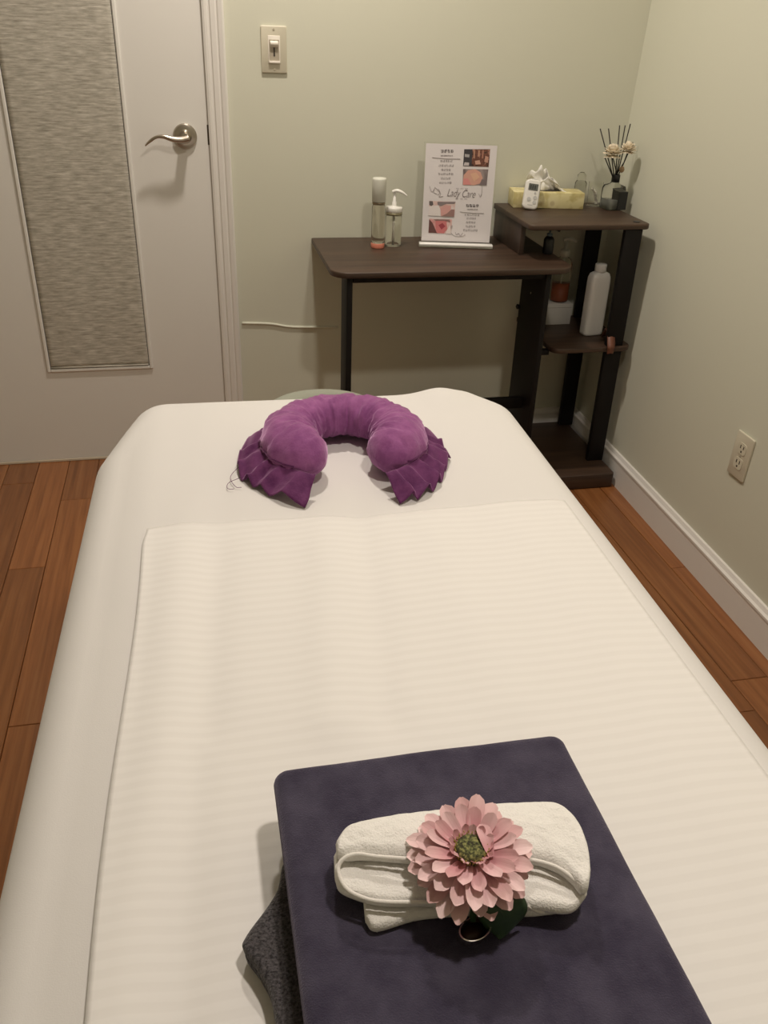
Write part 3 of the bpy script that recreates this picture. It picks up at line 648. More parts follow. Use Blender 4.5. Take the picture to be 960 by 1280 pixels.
# ------------------------------------------------------------------ things under / on the middle shelf
MZ = 0.440
t = thing('white_bottle', 'plain white flat-shouldered bottle on the middle shelf of the tower', 'bottle', (-0.128, -0.216, MZ), radians(10))
MB().lathe([(0.0,0.0006),(0.030,0.0006),(0.0335,0.003),(0.0345,0.010),(0.0345,0.165),(0.0335,0.180),(0.029,0.191),(0.020,0.196),(0.0,0.197)], 48, ex=1.0, ey=0.62, sq=4).build('body', WPL, t, True)
MB().lathe([(0.0165,0.1965),(0.0175,0.198),(0.0175,0.217),(0.0165,0.2195),(0.0,0.220)], 32).build('cap', WPL, t, True)
t = thing('leather_strap', 'brown leather strap folded over the front edge of the middle shelf', 'strap', (-0.120, -0.345, MZ))
P = spline([(0.018,0.085,0.006),(0.012,0.055,0.040),(0.005,0.020,0.034),(-0.001,-0.0065,0.006),(-0.001,-0.008,-0.006),(-0.001,-0.0075,-0.018)], 24)
mb = MB(); 
for i, p in enumerate(P):
    wd = 0.0125*(1-0.25*abs(i/12-1))
    mb.V += [Vector((p.x-wd, p.y, p.z)), Vector((p.x, p.y-0.001, p.z+0.002)), Vector((p.x+wd, p.y, p.z))]
for i in range(len(P)-1): mb.F += [(3*i, 3*i+1, 3*i+4, 3*i+3), (3*i+1, 3*i+2, 3*i+5, 3*i+4)]
solid(mb.build('strap_band', LEATH, t, True), 0.003, 0)
MB().lathe([(0.0035,0),(0.0035,0.001),(0.0,0.0018)], 16).build('rivet', MATS['dull_metal'], t, True, loc=(0.0,-0.0075,-0.006), rot=(pi/2,0,0))
t = thing('white_carton', 'low white carton at the back of the middle shelf', 'box', (-0.2145, -0.085, MZ))
bevel(fixn(MB().box(-0.058, 0.058, -0.030, 0.030, 0.0004, 0.068).build('carton_body', BOXW, t)), 0.001, 2)
MB().box(-0.0575, 0.0575, -0.0305, -0.0298, 0.056, 0.0565).build('lid_seam', SLOT, t)
t = thing('amber_pump_bottle', 'clear pump bottle with amber liquid standing on the white carton', 'bottle', (-0.190, -0.078, MZ+0.0686))
MB().lathe([(0.0,0.0006),(0.026,0.0006),(0.028,0.004),(0.028,0.118),(0.022,0.134),(0.012,0.140),(0.0,0.140)], 32).build('body', CLEAR, t, True)
MB().lathe([(0.0,0.003),(0.0255,0.003),(0.0262,0.006),(0.0262,0.058),(0.0,0.058)], 32).build('amber_liquid', ORANGE, t, True)
MB().lathe([(0.0125,0.1405),(0.0150,0.142),(0.0150,0.160),(0.0120,0.163),(0.006,0.164),(0.0055,0.190),(0.0,0.190)], 28).build('collar', FROST, t, True)
MB().tube(spline([(-0.010,0.0,0.193),(0.004,-0.002,0.196),(0.018,-0.006,0.194),(0.030,-0.010,0.187)], 16), [0.0055]*10+[0.0052,0.005,0.0046,0.0042,0.0038,0.0034], 12).build('spout', FROST, t, True)
MB().tube([(0,0,0.004),(0,0,0.139)], 0.0025, 8).build('dip_tube', FROST, t, True)
t = thing('black_pump_bottle', 'small black pump bottle on the desk under the tower shelf', 'bottle', (-0.319, -0.245, DZ))
MB().lathe([(0.0,0.0005),(0.014,0.0005),(0.0155,0.003),(0.0155,0.040),(0.012,0.047),(0.007,0.050),(0.0,0.050)], 24).build('body', BLKP, t, True)
MB().lathe([(0.0075,0.0505),(0.0085,0.051),(0.0085,0.058),(0.003,0.059),(0.003,0.066),(0.0,0.066)], 20).build('collar', mat('blue_grey_collar', (0.12,0.16,0.18), 0.3), t, True)
MB().tube(spline([(-0.012,0.004,0.069),(0.002,0.0,0.072),(0.018,-0.004,0.071),(0.028,-0.006,0.067)], 14), 0.0052, 12).build('spout', BLKP, t, True)

# ------------------------------------------------------------------ massage table, sheets
BZ = 0.600
BROT = math.atan(0.026)                      # table stands a touch askew
BC = Vector((-1.115, -0.97))
def b2w(x, y): 
    # bed-local (x across, y towards the foot is negative) -> world
    c, s_ = cos(-BROT), sin(-BROT)
    return (BC.x + x*c - y*s_, BC.y + x*s_ + y*c)
def w2b(X, Y):
    c, s_ = cos(BROT), sin(BROT); X -= BC.x; Y -= BC.y
    return (X*c - Y*s_, X*s_ + Y*c)
BW, BL, ER = 0.421, 1.93, 0.060               # half width, length, edge roundness of the draped sheet
def gauss(d, w_): return exp(-(d/w_)**2)
def bed_relief(x, y):
    z = 0.0
    # long soft folds running head to foot
    for x0, x1, amp, wd in ((-0.245,-0.30,0.0055,0.030),(-0.195,-0.24,-0.0042,0.024),(-0.03,-0.13,0.0055,0.030),(0.025,-0.065,-0.0045,0.024),(0.14,0.10,0.003,0.04),(0.27,0.30,0.003,0.04)):
        t_ = min(1.0, max(0.0, (-y-0.45)/1.0)); cx_ = x0+(x1-x0)*t_ + 0.012*nz(y*2.0, x0*9)
        z += amp*gauss(x-cx_, wd)*min(1, max(0, (-y-0.38)/0.25))
    z += 0.0022*nz(x*5, y*4, 3) + 0.0010*nz(x*13, y*9, 5)
    # sheet tented over the corner of the face-rest bracket
    z += 0.017*gauss(x-0.265, 0.052)*gauss(y+0.05, 0.085)
    under = min(1, max(0, (abs(x+0.02)-0.17)/0.05, (abs(y+1.40)-0.36)/0.05))     # pressed flat below the blanket
    return z*under + 0.0*x
m = MB()
CR = 0.17
# outline of the flat top: far corners cut off where the sheet is stretched over them
HW_, FR = BW-ER, -ER
POLY = [(-HW_, -BL+ER+0.10), (-HW_+0.10, -BL+ER), (HW_-0.10, -BL+ER), (HW_, -BL+ER+0.10), (HW_, FR-0.05), (HW_-0.05, FR), (-HW_+0.055, FR), (-HW_, FR-0.19)]
PR = 0.018                                       # corner rounding of that outline
def inset(poly, d):
    n_ = len(poly); L_ = []
    for k in range(n_):
        a, b = Vector(poly[k]), Vector(poly[(k+1) % n_]); e = (b-a).normalized(); nn = Vector((e.y, -e.x))
        L_.append((nn, nn.dot(a)-d))
    out = []
    for k in range(n_):
        (n1_, c1), (n2_, c2) = L_[k-1], L_[k]; det = n1_.x*n2_.y-n1_.y*n2_.x
        out.append(((c1*n2_.y-c2*n1_.y)/det, (n1_.x*c2-n2_.x*c1)/det))
    return out
IPOLY = inset(POLY, PR)
SEG = []
for k in range(len(IPOLY)):
    a, b = Vector(IPOLY[k]), Vector(IPOLY[(k+1) % len(IPOLY)]); e = (b-a); SEG.append((a.x, a.y, e.x, e.y, e.length_squared, e.y/e.length, -e.x/e.length))
def sdf_grad(x, y):
    best = 1e9; bp = None; mx_ = -1e9; mn = None
    for ax_, ay_, ex_, ey_, l2, nx_, ny_ in SEG:
        t_ = ((x-ax_)*ex_+(y-ay_)*ey_)/l2; t_ = 0 if t_ < 0 else (1 if t_ > 1 else t_)
        dx_, dy_ = x-ax_-ex_*t_, y-ay_-ey_*t_; d2 = dx_*dx_+dy_*dy_
        if d2 < best: best = d2; bp = (dx_, dy_)
        pl_ = (x-ax_)*nx_+(y-ay_)*ny_
        if pl_ > mx_: mx_ = pl_; mn = (nx_, ny_)
    if mx_ <= 0: return mx_-PR, Vector(mn)
    d_ = sqrt(best); return d_-PR, Vector((bp[0]/d_, bp[1]/d_))
HWF, LF = BW-ER, BL-2*ER
DROP = 0.30
def droop(x):
    sm = lambda t_: (lambda q_: q_*q_*(3-2*q_))(min(1, max(0, t_)))
    return -0.024*sm((-x-0.30)/0.13) - 0.012*sm((x-0.33)/0.10)
def sheet_pt(x, y, lift=0.0):
    s_, g = sdf_grad(x, y)
    if s_ <= 0:
        k = max(min(1.0, -s_/0.03+0.35), gauss(x-0.27, 0.1)*gauss(y+0.05, 0.1))
        X, Y = b2w(x, y); return (X, Y, BZ + lift + droop(x) + bed_relief(x, y)*k)
    bx, by = x-g.x*s_, y-g.y*s_
    R_ = ER+lift; arc = radians(90)
    if s_ < ER*arc:
        a = s_/ER; h_, d_ = R_*sin(a), ER-R_*cos(a)
    else:
        e = s_-ER*arc; h_ = R_*sin(arc)+e*cos(arc); d_ = ER-R_*cos(arc)+e*sin(arc)
        per = bx*7+by*7
        h_ += min(1, e/0.12)*0.010*(sin(per*3.1)+0.6*nz(per, e*2)-1.7)
    rel = bed_relief(bx, by)*(0.35+0.65*gauss(bx-0.27, 0.1)*gauss(by+0.05, 0.1))*max(0, 1-s_/0.12)
    if x > 0: rel += 0.018*gauss(by+0.10, 0.10)*0.0
    X, Y = b2w(bx+g.x*h_, by+g.y*h_)
    return (X, Y, BZ + droop(bx) + rel - d_)
nx, ny = 150, 230
x0, x1 = -HWF-ER*1.5-DROP, HWF+ER*1.5+DROP; y0, y1 = ER*0.5+DROP, -BL-ER*0.5-DROP
m = MB().grid(lambda u, v: sheet_pt(x0+(x1-x0)*u, y0+(y1-y0)*v), nx, ny)
sheet = m.build('fitted_sheet', SHEET, None, True); fixn(sheet)
tag(sheet, 'plain white bed sheet draped over the massage table sides', 'sheet')
# table beneath
t = thing('massage_table', 'padded massage table with a grey face rest behind the purple pillow', 'massage table', (BC.x, BC.y, 0), -BROT)
P = inset(POLY, -ER+0.010)
bevel(fixn(MB().prism(P, BZ-0.095, BZ-0.0335).build('padded_top', GREYC, t)), 0.045, 4)
for sx in (-1, 1):
    MB().box(sx*0.36-0.012, sx*0.36+0.012, -BL+0.12, -0.12, BZ-0.16, BZ-0.076, 0.003).build('side_rail', TABW, t)
    for yy in (-0.22, -BL+0.22): MB().box(sx*0.345-0.022, sx*0.345+0.022, yy-0.022, yy+0.022, 0.0, BZ-0.161, 0.003).build('leg', TABW, t)
c0 = w2b(-1.075, -0.865)
P = []
for k in range(41):
    a = radians(-55)+radians(290)*k/40; P.append((c0[0]+0.108*cos(a), c0[1]-0.005+0.098*sin(a), 0.482))
MB().tube(P, [0.036*min(1, 0.4+0.6*sin(pi*k/40)*2.2) for k in range(41)], 16).build('face_rest_cushion', GREYC, t, True)
for sx in (-1, 1): MB().tube([(c0[0]+sx*0.07, -0.03, 0.50), (c0[0]+sx*0.07, c0[1]-0.02, 0.470)], 0.008, 10).build('face_rest_rod', MATS['dull_metal'], t, True)
# striped top sheet
PX0, PX1, PY0, PY1 = -0.314, 0.364, -0.538, -1.90
def pad_pt(u, v):
    x = PX0+(PX1-PX0)*u; y = PY0+(PY1-PY0)*v
    y += (0.006*sin(u*9)+0.010*(u-0.5))*max(0, 1-v*6)
    x += 0.004*sin(v*11)*max(0, 1-u*6) + 0.006*exp(-(u/0.02)**2-(v/0.02)**2)
    # rounded far corners
    p = sheet_pt(x, y, 0.0028)
    ed = min(u*40, (1-u)*40, v*60, 1.0)
    return (p[0], p[1], p[2]+0.0016*gauss(ed, 0.5)) 
o = MB().grid(pad_pt, 130, 200).build('striped_sheet', STR, None, True); fixn(o); solid(o, 0.0024, -1)
tag(o, 'white satin-striped flat sheet spread over the middle of the massage table', 'sheet')

# ------------------------------------------------------------------ purple neck pillow
pcx, pcy, RM = -1.103, -1.310, 0.097
t = thing('neck_pillow', 'U-shaped mauve velvet neck pillow with ruffled trim', 'pillow', (pcx, pcy, BZ), radians(-2))
A0, A1 = radians(-90+27), radians(270-27)
def pil(u, v):
    # u around the tube, v along the U
    a = A0+(A1-A0)*v; th = 2*pi*u
    e = min(v, 1-v)
    cap = sqrt(max(0.0, 1-max(0.0, 1-e/0.085)**2)) if e < 0.085 else 1.0
    fat = 0.92+0.12*gauss(e-0.16, 0.12)
    rh, rv = 0.0480*fat*max(cap, 0.02), 0.0455*fat*max(cap, 0.02)
    rm = RM - 0.004*gauss(e, 0.08)
    # gathers: strongest on the inner curve
    inner = max(0.0, -cos(th))
    g = 0.0045*inner*(nz(a*10, 1.7)+0.5*nz(a*23, 4.1))*cap - 0.003*abs(nz(a*4+th, th*2.2, 6))*cap + 0.0042*nz(a*6, th*1.3, 4)*cap + 0.0026*nz(a*15, th*2.4, 9)*cap + 0.0012*nz(a*34, th*5, 2)*cap
    r_ = rm + (rh+g)*cos(th); z = (rv+g)*sin(th)
    z = z*(0.80 if z < 0 else 1.0)
    ee = 0.10*max(0, 0.06-e)     # tips turn in slightly
    return (r_*cos(a), r_*sin(a)*1.02, 0.0425+z)
bodyo = MB().grid(lambda u, v: pil(u, v), 40, 150, True)
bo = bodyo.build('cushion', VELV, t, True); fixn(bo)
# ruffle along the outer seam
def ruffle_part(nm, a_start, a_end, npl, seed):
    rnd = random.Random(seed); per = 12; nU = npl*per+1
    wid = [rnd.uniform(0.6, 1.5) for _ in range(npl)]; tot = sum(wid); cum = [0]
    for q_ in wid: cum.append(cum[-1]+q_/tot)
    amp = [rnd.uniform(0.7, 1.35) for _ in range(npl+1)]; ln = [rnd.uniform(0.90, 1.10) for _ in range(npl+1)]
    def f(u, v):
        k = u*npl; i = min(int(k+1e-6), npl-1); fr = k-i; uu = cum[i]+(cum[i+1]-cum[i])*fr
        a = a_start+(a_end-a_start)*uu
        tri = fr/0.62 if fr < 0.62 else (1-fr)/0.38
        tri = tri**1.25
        lng = ln[i]+(ln[i+1]-ln[i])*fr; hgt = amp[i]
        out = 0.050*v*lng - 0.004*v*tri
        r_ = RM+0.041+out
        zz = 0.036*(1-v)**1.2 + 0.004 + 0.026*hgt*tri*(v**0.7)*(1-0.42*v)
        a2 = a + 0.13*(cum[i+1]-cum[i])*(a_end-a_start)*v*tri*(1 if seed % 2 else -1)*2.0 + 0.02*nz(u*9, v*2, seed)
        return (r_*cos(a2), r_*sin(a2)*1.02, max(0.0035, zz+0.007*nz(u*11, v*3, seed)*v))
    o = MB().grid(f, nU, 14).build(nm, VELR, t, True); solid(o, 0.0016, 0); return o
ruffle_part('ruffle', radians(-68), radians(45), 10, 3)
ruffle_part('ruffle', radians(45), radians(135), 7, 5)
ruffle_part('ruffle', radians(135), radians(243), 7, 8)
MB().tube([pil(0.005, 0.055+0.89*k/100) for k in range(101)], 0.0016, 6).build('seam_piping', VELR, t, True)
for a, b in (((-0.183,-0.025,0.012), (-0.192,-0.085,0.004)), ((-0.175,-0.06,0.010), (-0.205,-0.09,0.004))):
    MB().tube(spline([a, ((a[0]+b[0])/2-0.012, (a[1]+b[1])/2, 0.007), b, (b[0]+0.010, b[1]-0.004, 0.0042)], 14), 0.0005, 5).build('loose_thread', VELR, t, True)

# ------------------------------------------------------------------ folded blanket and the cloth below it
def slab(name, m_, x0, x1, y0, y1, z0, z1, rad, parent, relief=None, nU=60, nV=60, cr=0.02, skew=0.0):
    """soft closed slab: rounded outline, rounded edges"""
    import bmesh
    h = (z1-z0)/2; mb = MB()
    cxm, cym = (x0+x1)/2, (y0+y1)/2; hx_, hy_ = (x1-x0)/2, (y1-y0)/2
    def edge(x, y):
        qx = abs(x)-hx_+cr; qy = abs(y)-hy_+cr
        return sqrt(max(qx,0)**2+max(qy,0)**2)+min(max(qx,qy),0)-cr
    def pt(u, v, sgn):
        # pull the grid corners onto the rounded outline
        a, b = 2*u-1, 2*v-1
        # concentrate samples near edges
        a = sin(a*pi/2)*0.35+a*0.65; b = sin(b*pi/2)*0.35+b*0.65
        x, y = a*hx_, b*hy_; s_ = edge(x, y)
        if s_ > 0:
            e = 1e-4; g = Vector((edge(x+e,y)-edge(x-e,y), edge(x,y+e)-edge(x,y-e)))
            g.normalize(); x -= g.x*s_; y -= g.y*s_; s_ = 0
        t_ = min(1.0, max(0.0, -s_/rad)); prof = sqrt(max(0, 1-(1-t_)**2))
        z = (z0+z1)/2 + sgn*h*prof
        if relief and sgn > 0: z += relief(cxm+x, cym+y)*prof
        return (cxm+x+skew*y, cym+y, z)
    mb.grid(lambda u, v: pt(u, v, 1), nU, nV); mb.grid(lambda u, v: pt(u, v, -1), nU, nV)
    o = mb.build(name, m_, parent, True)
    b = bmesh.new(); b.from_mesh(o.data); bmesh.ops.remove_doubles(b, verts=b.verts[:], dist=1e-5); bmesh.ops.recalc_face_normals(b, faces=b.faces[:]); b.to_mesh(o.data); b.free()
    o.data.polygons.foreach_set('use_smooth', [True]*len(o.data.polygons))
    return o
SZ = BZ+0.0055
# heather cloth, one corner sticking out on the left
g = thing('folded_grey_cloth', 'charcoal heather cloth poking out from under the dark blanket', 'cloth', (-1.25, -2.30, SZ))
outl = [(-0.005,0.165),(-0.045,0.155),(-0.058,0.122),(-0.086,0.086),(-0.089,0.074),(-0.078,0.052),(-0.070,0.020),(-0.066,-0.08),(-0.06,-0.20),(0.05,-0.20),(0.13,-0.20),(0.16,-0.1),(0.16,0.05),(0.14,0.15)]
def clothslab(name, zb, zt, sc_, m_):
    P = spline(outl+[outl[0]], 90)[:-1]; c = Vector((0.03, -0.02, 0)); mb = MB(); rings = []
    prof = [(1.0, 0.5)] ; 
    for k in range(1, 7): a = pi/2*k/6; prof.append((1-0.06*(1-cos(a)), 0.5+0.5*sin(a)))
    prof += [(0.75,1.0),(0.4,1.0)]
    top = []; n_ = len(P)
    for sgn in (1, -1):
        for s_, zz in prof:
            for p in P:
                q_ = c+(p-c)*s_*sc_; zf = zz if sgn > 0 else 1-zz
                mb.V.append(Vector((q_.x, q_.y, zb+(zt-zb)*zf + (0.0016*nz(q_.x*40, q_.y*40) if sgn > 0 else 0))))
    m_n = len(prof)
    for h_ in (0, 1):
        o_ = h_*m_n*n_
        for i in range(m_n-1):
            for k in range(n_):
                k2 = (k+1) % n_; f_ = (o_+i*n_+k, o_+i*n_+k2, o_+(i+1)*n_+k2, o_+(i+1)*n_+k)
                mb.F.append(f_)
        mb.F.append(tuple(o_+(m_n-1)*n_+k for k in range(n_)))
    o = mb.build(name, m_, g, True)
    import bmesh
    b = bmesh.new(); b.from_mesh(o.data); bmesh.ops.remove_doubles(b, verts=b.verts[:], dist=1e-5); bmesh.ops.recalc_face_normals(b, faces=b.faces[:]); b.to_mesh(o.data); b.free()
    o.data.polygons.foreach_set('use_smooth', [True]*len(o.data.polygons)); return o
clothslab('lower_fold', 0.0, 0.010, 0.985, HEATHER)
clothslab('upper_fold', 0.0102, 0.022, 1.0, HEATHER)
# blanket
BT = SZ+0.0225
bl = thing('fleece_blanket', 'folded slate-purple fleece blanket at the foot of the massage table', 'blanket', (-1.158, -2.30, BT))
def brel(x, y): return 0.0022*nz(x*9+3, y*9) + 0.0013*nz(x*26, y*26, 2) + 0.004*gauss(x+0.02, 0.10)
slab('bottom_fold', FLEECE, -0.139, 0.140, -0.235, 0.212, 0.0, 0.0145, 0.008, bl, None, 50, 60, 0.02)
slab('middle_fold', FLEECE, -0.136, 0.1405, -0.235, 0.214, 0.0145, 0.029, 0.008, bl, None, 50, 60, 0.02)
slab('top_fold', FLEECE, -0.143, 0.1445, -0.235, 0.2155, 0.029, 0.048, 0.012, bl, brel, 90, 120, 0.014)

# ------------------------------------------------------------------ white towel
TWZ = BT+0.0515
tw = thing('white_towel', 'small folded white terry towel lying on the dark blanket', 'towel', (-1.155, -2.23, TWZ))
def loft(name, up, lo, z0, h, m_, rad=0.006, puff=0.0, parent=tw, nU=90, nV=36, under=True):
    U = spline(up, nU); L = spline(lo, nU)
    mb = MB()
    def pt(i, j, sgn):
        v = j/(nV-1); b = U[i].lerp(L[i], v); wd = max((U[i]-L[i]).length, 1e-4)
        du = min(i, nU-1-i)/(nU-1)*0.21; dv = min(v, 1-v)*wd; e = min(du, dv)
        t_ = min(1, e/rad); pr_ = sqrt(max(0, 1-(1-t_)**2))
        z = z0 + h/2 + sgn*h/2*pr_
        if sgn > 0: z += pr_*(puff*sin(pi*v)**0.7*sin(pi*i/(nU-1))**0.5 + 0.0016*nz(b.x*55, b.y*55, z0*99) + 0.0008*nz(b.x*190, b.y*190))
        return (b.x, b.y, z)
    for sgn in (1, -1):
        base = len(mb.V)
        mb.V += [Vector(pt(i, j, sgn)) for j in range(nV) for i in range(nU)]
        mb.F += [(base+j*nU+i, base+j*nU+i+1, base+(j+1)*nU+i+1, base+(j+1)*nU+i) for j in range(nV-1) for i in range(nU-1)]
    o = mb.build(name, m_, parent, True)
    import bmesh
    b = bmesh.new(); b.from_mesh(o.data); bmesh.ops.remove_doubles(b, verts=b.verts[:], dist=1e-5); bmesh.ops.recalc_face_normals(b, faces=b.faces[:]); b.to_mesh(o.data); b.free()
    o.data.polygons.foreach_set('use_smooth', [True]*len(o.data.polygons)); return o
loft('bottom_fold', [(-0.0880,-0.0002), (-0.0693,0.0194), (-0.0194,0.0254), (0.0448,0.0200), (0.0800,0.0136), (0.0917,-0.0038)], [(-0.0912,-0.0304), (-0.0838,-0.0402), (-0.0502,-0.0367), (-0.0058,-0.0409), (0.0354,-0.0493), (0.0707,-0.0510)], 0.0, 0.012, TERRY)
loft('middle_fold', [(-0.1072,0.0218), (-0.0770,0.0467), (-0.0535,0.0482), (-0.0146,0.0467), (0.0511,0.0425), (0.0871,0.0361), (0.0978,0.0154), (0.0975,-0.0123)], [(-0.1098,0.0023), (-0.1060,-0.0120), (-0.0793,-0.0275), (-0.0399,-0.0353), (0.0014,-0.0450), (0.0328,-0.0521), (0.0625,-0.0601), (0.0813,-0.0490)], 0.012, 0.013, TERRY, 0.0045)
loft('top_fold', [(-0.1057,0.0228), (-0.0943,0.0357), (-0.0786,0.0397), (-0.0555,0.0412), (-0.0172,0.0400), (0.0473,0.0357), (0.0829,0.0300), (0.0941,0.0112), (0.0930,-0.0160), (0.0859,-0.0405)], [(-0.1067,0.0108), (-0.0991,0.0071), (-0.0851,0.0052), (-0.0508,-0.0039), (-0.0048,-0.0142), (0.0422,-0.0219), (0.0607,-0.0326), (0.0692,-0.0451), (0.0720,-0.0543), (0.0786,-0.0528)], 0.024, 0.014, TERRY, 0.008, 0.004)
def hem(name, pts, r_):
    MB().tube(spline(pts, 70), r_, 10).build(name, HEM, tw, True)
hem('rolled_hem', [(-0.0244,-0.0137,0.038), (-0.0516,-0.0066,0.038), (-0.0764,0.0010,0.037), (-0.0908,0.0067,0.036), (-0.1016,0.0063,0.034), (-0.1072,0.0009,0.03), (-0.1046,-0.0118,0.026), (-0.0952,-0.0211,0.024), (-0.0775,-0.0296,0.024), (-0.0393,-0.0371,0.024)], 0.0017)
hem('rolled_hem', [(0.0324,-0.0210,0.037), (0.0454,-0.0259,0.038), (0.0599,-0.0339,0.037), (0.0707,-0.0443,0.033), (0.0770,-0.0531,0.026)], 0.0017)
hem('rolled_hem', [(0.0315,-0.0498,0.02), (0.0421,-0.0529,0.014), (0.0496,-0.0511,0.018), (0.0577,-0.0539,0.014), (0.0696,-0.0542,0.016)], 0.0018)
hem('loose_thread', [(-0.0817,-0.0360,0.006), (-0.0854,-0.0371,0.003), (-0.0828,-0.0386,0.002)], 0.0006)

# ------------------------------------------------------------------ gerbera
FZ = TWZ+0.0475
fc = (-1.1626, -2.2498)
fl_ = thing('gerbera_flower', 'pink artificial gerbera lying on the white towel', 'flower', (fc[0], fc[1], FZ))
ftilt = Matrix.Rotation(radians(9), 4, 'X') @ Matrix.Rotation(radians(-3), 4, 'Y')
def petal_mesh(L, W, bend, cup, seed):
    rnd = random.Random(seed); mb = MB(); nu, nv = 12, 5
    for i in range(nu):
        s_ = i/(nu-1); wd = W*0.5*(0.38+0.62*sin(min(1, s_*1.3)*pi/2))*(1 if s_ < 0.76 else sqrt(max(0.0, 1-((s_-0.76)/0.245)**2)))
        for j in range(nv):
            c = j/(nv-1)*2-1
            z = bend*L*(s_**2) + cup*wd*(c*c) - 0.0007*(1-abs(c))*(1 if abs(c) < 0.2 else 0) + 0.0006*sin(7*s_+seed)
            mb.V.append(Vector((s_*L, c*wd, z)))
    mb.F = [(i*nv+j, (i+1)*nv+j, (i+1)*nv+j+1, i*nv+j+1) for i in range(nu-1) for j in range(nv-1)]
    me = bpy.data.meshes.new('petal'); me.from_pydata([tuple(v) for v in mb.V], [], mb.F); me.update(); me.materials.append(PET)
    me.polygons.foreach_set('use_smooth', [True]*len(me.polygons)); return me
rnd = random.Random(21)
RINGS = [(22, 0.0430, 0.0140, -0.10, 0.25, -3, 0.006, 0.0010), (19, 0.0400, 0.0135, -0.02, 0.25, 8, 0.006, 0.0035), (16, 0.0315, 0.0115, 0.06, 0.25, 17, 0.006, 0.0060), (13, 0.0150, 0.0068, 0.15, 0.2, 34, 0.0065, 0.0080)]
for ri, (npet, L, W, bend, cup_, el, rin, zz) in enumerate(RINGS):
    meshes = [petal_mesh(L*f_, W, bend*b_, cup_, s_) for s_, (f_, b_) in enumerate(((1,1),(0.93,0.6),(1.06,1.3)))]
    for k in range(npet):
        a = 2*pi*(k+0.5*(ri % 2))/npet + rnd.uniform(-0.07, 0.07)
        o = bpy.data.objects.new('petal', rnd.choice(meshes)); COL.objects.link(o); o.parent = fl_
        mt = ftilt @ Matrix.Rotation(a, 4, 'Z') @ Matrix.Translation((rin, 0, zz+rnd.uniform(-0.0008, 0.0008))) @ Matrix.Rotation(-radians(el+rnd.uniform(-5, 5)), 4, 'Y') @ Matrix.Rotation(rnd.uniform(-0.25, 0.25), 4, 'X')
        o.matrix_local = mt
# one upright inner petal beside the centre
o = bpy.data.objects.new('petal', petal_mesh(0.026, 0.0115, -0.12, 0.3, 4)); COL.objects.link(o); o.parent = fl_
o.matrix_local = ftilt @ Matrix.Translation((0.013, -0.010, 0.013)) @ Matrix.Rotation(radians(92), 4, 'Z') @ Matrix.Rotation(-radians(14), 4, 'Y')
cb = MB().lathe([(0.0,0.004),(0.0115,0.004),(0.0125,0.010),(0.0112,0.0135),(0.0075,0.0150),(0.0,0.0148)], 28).build('flower_centre', FCEN, fl_, True); cb.matrix_local = ftilt
st = MB()
for k in range(40):
    a = 2*pi*k/40+rnd.uniform(-.05,.05); r_ = 0.0122+rnd.uniform(-.0008,.0012)
    st.tube([(r_*0.93*cos(a), r_*0.93*sin(a), 0.009), (r_*1.06*cos(a), r_*1.06*sin(a), 0.0145+rnd.uniform(-.001,.001))], [0.0008, 0.0004], 5)
so = st.build('stamen_fringe', STAM, fl_, True); so['kind'] = 'stuff'; so.matrix_local = ftilt
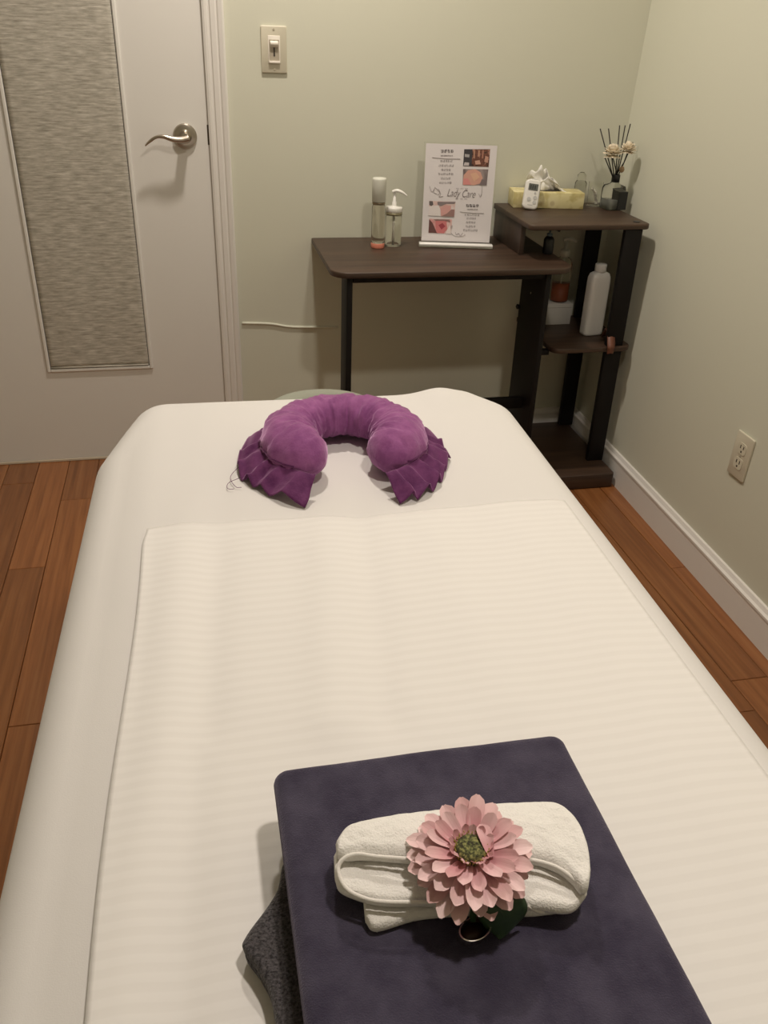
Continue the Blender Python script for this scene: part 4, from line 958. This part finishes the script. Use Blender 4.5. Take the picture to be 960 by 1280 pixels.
# leaf and ring under the flower, in front of the towel
LP = [[(-0.0078, -0.0333, -0.0115), (0.0049, -0.0328, -0.0085), (0.0204, -0.0286, -0.0075)],
      [(-0.0058, -0.0386, -0.0135), (0.0096, -0.0400, -0.0085), (0.0313, -0.0335, -0.0095)],
      [(-0.0019, -0.0399, -0.0215), (0.0142, -0.0427, -0.0165), (0.0359, -0.0355, -0.0185)],
      [(0.0030, -0.0400, -0.0315), (0.0180, -0.0419, -0.0275), (0.0361, -0.0354, -0.0295)],
      [(0.0101, -0.0408, -0.0395), (0.0191, -0.0419, -0.0375), (0.0307, -0.0364, -0.0375)],
      [(0.0136, -0.0432, -0.0435), (0.0160, -0.0430, -0.0430), (0.0201, -0.0408, -0.0430)]]
cols = [spline([r_[j] for r_ in LP], 22) for j in range(3)]
rows = [spline([cols[0][i], cols[1][i], cols[2][i]], 11) for i in range(22)]
mb = MB(); mb.V = [p for r_ in rows for p in r_]; mb.F = [(i*11+j, i*11+j+1, (i+1)*11+j+1, (i+1)*11+j) for i in range(21) for j in range(10)]
lf = mb.build('leaf', LEAF, fl_, True); fixn(lf); solid(lf, 0.0008, 0)
MB().tube([p+Vector((0,0,0.0004)) for p in cols[1]], 0.0005, 6).build('leaf_rib', LEAF, lf, True)
rc_ = (-0.0059, -0.0395, -0.0335)
band = MB()
Rr_, wb_ = 0.0135, 0.0050
def ringf(u, v):
    a = 2*pi*u; sec = [(Rr_, -wb_), (Rr_, wb_), (Rr_-0.0012, wb_), (Rr_-0.0012, -wb_), (Rr_, -wb_)]
    r_, y_ = sec[int(round(v*4))]; return (r_*cos(a), y_, r_*sin(a)*0.62)
rg = band.grid(ringf, 48, 5, True).build('metal_ring', CHROME, fl_, True); fixn(rg); sharp(rg, 40)
rg.location = rc_; rg.rotation_euler = (radians(105), 0, radians(14))
lin_ = MB().grid(lambda u, v: ((Rr_-0.0016)*cos(2*pi*u), (v-0.5)*2*wb_*0.92, (Rr_-0.0016)*sin(2*pi*u)*0.62), 48, 3, True).build('ring_lining', RINGB, fl_, True)
lin_.location = rc_; lin_.rotation_euler = (radians(105), 0, radians(14))
pl_ = MB().lathe([(0.0,-0.0048),(Rr_-0.0018,-0.0048),(Rr_-0.0018,-0.0040),(0.0,-0.0040)], 32, ey=0.62).build('ring_plate', RINGB, fl_, True); pl_.location = rc_; pl_.rotation_euler = (radians(15), 0, radians(14))
MB().tube([(0,0,0.002), (0.002,-0.02,-0.006), tuple(Vector(rc_)+Vector((0,0.006,0.004)))], 0.0028, 10).build('stem', LEAF, fl_, True)
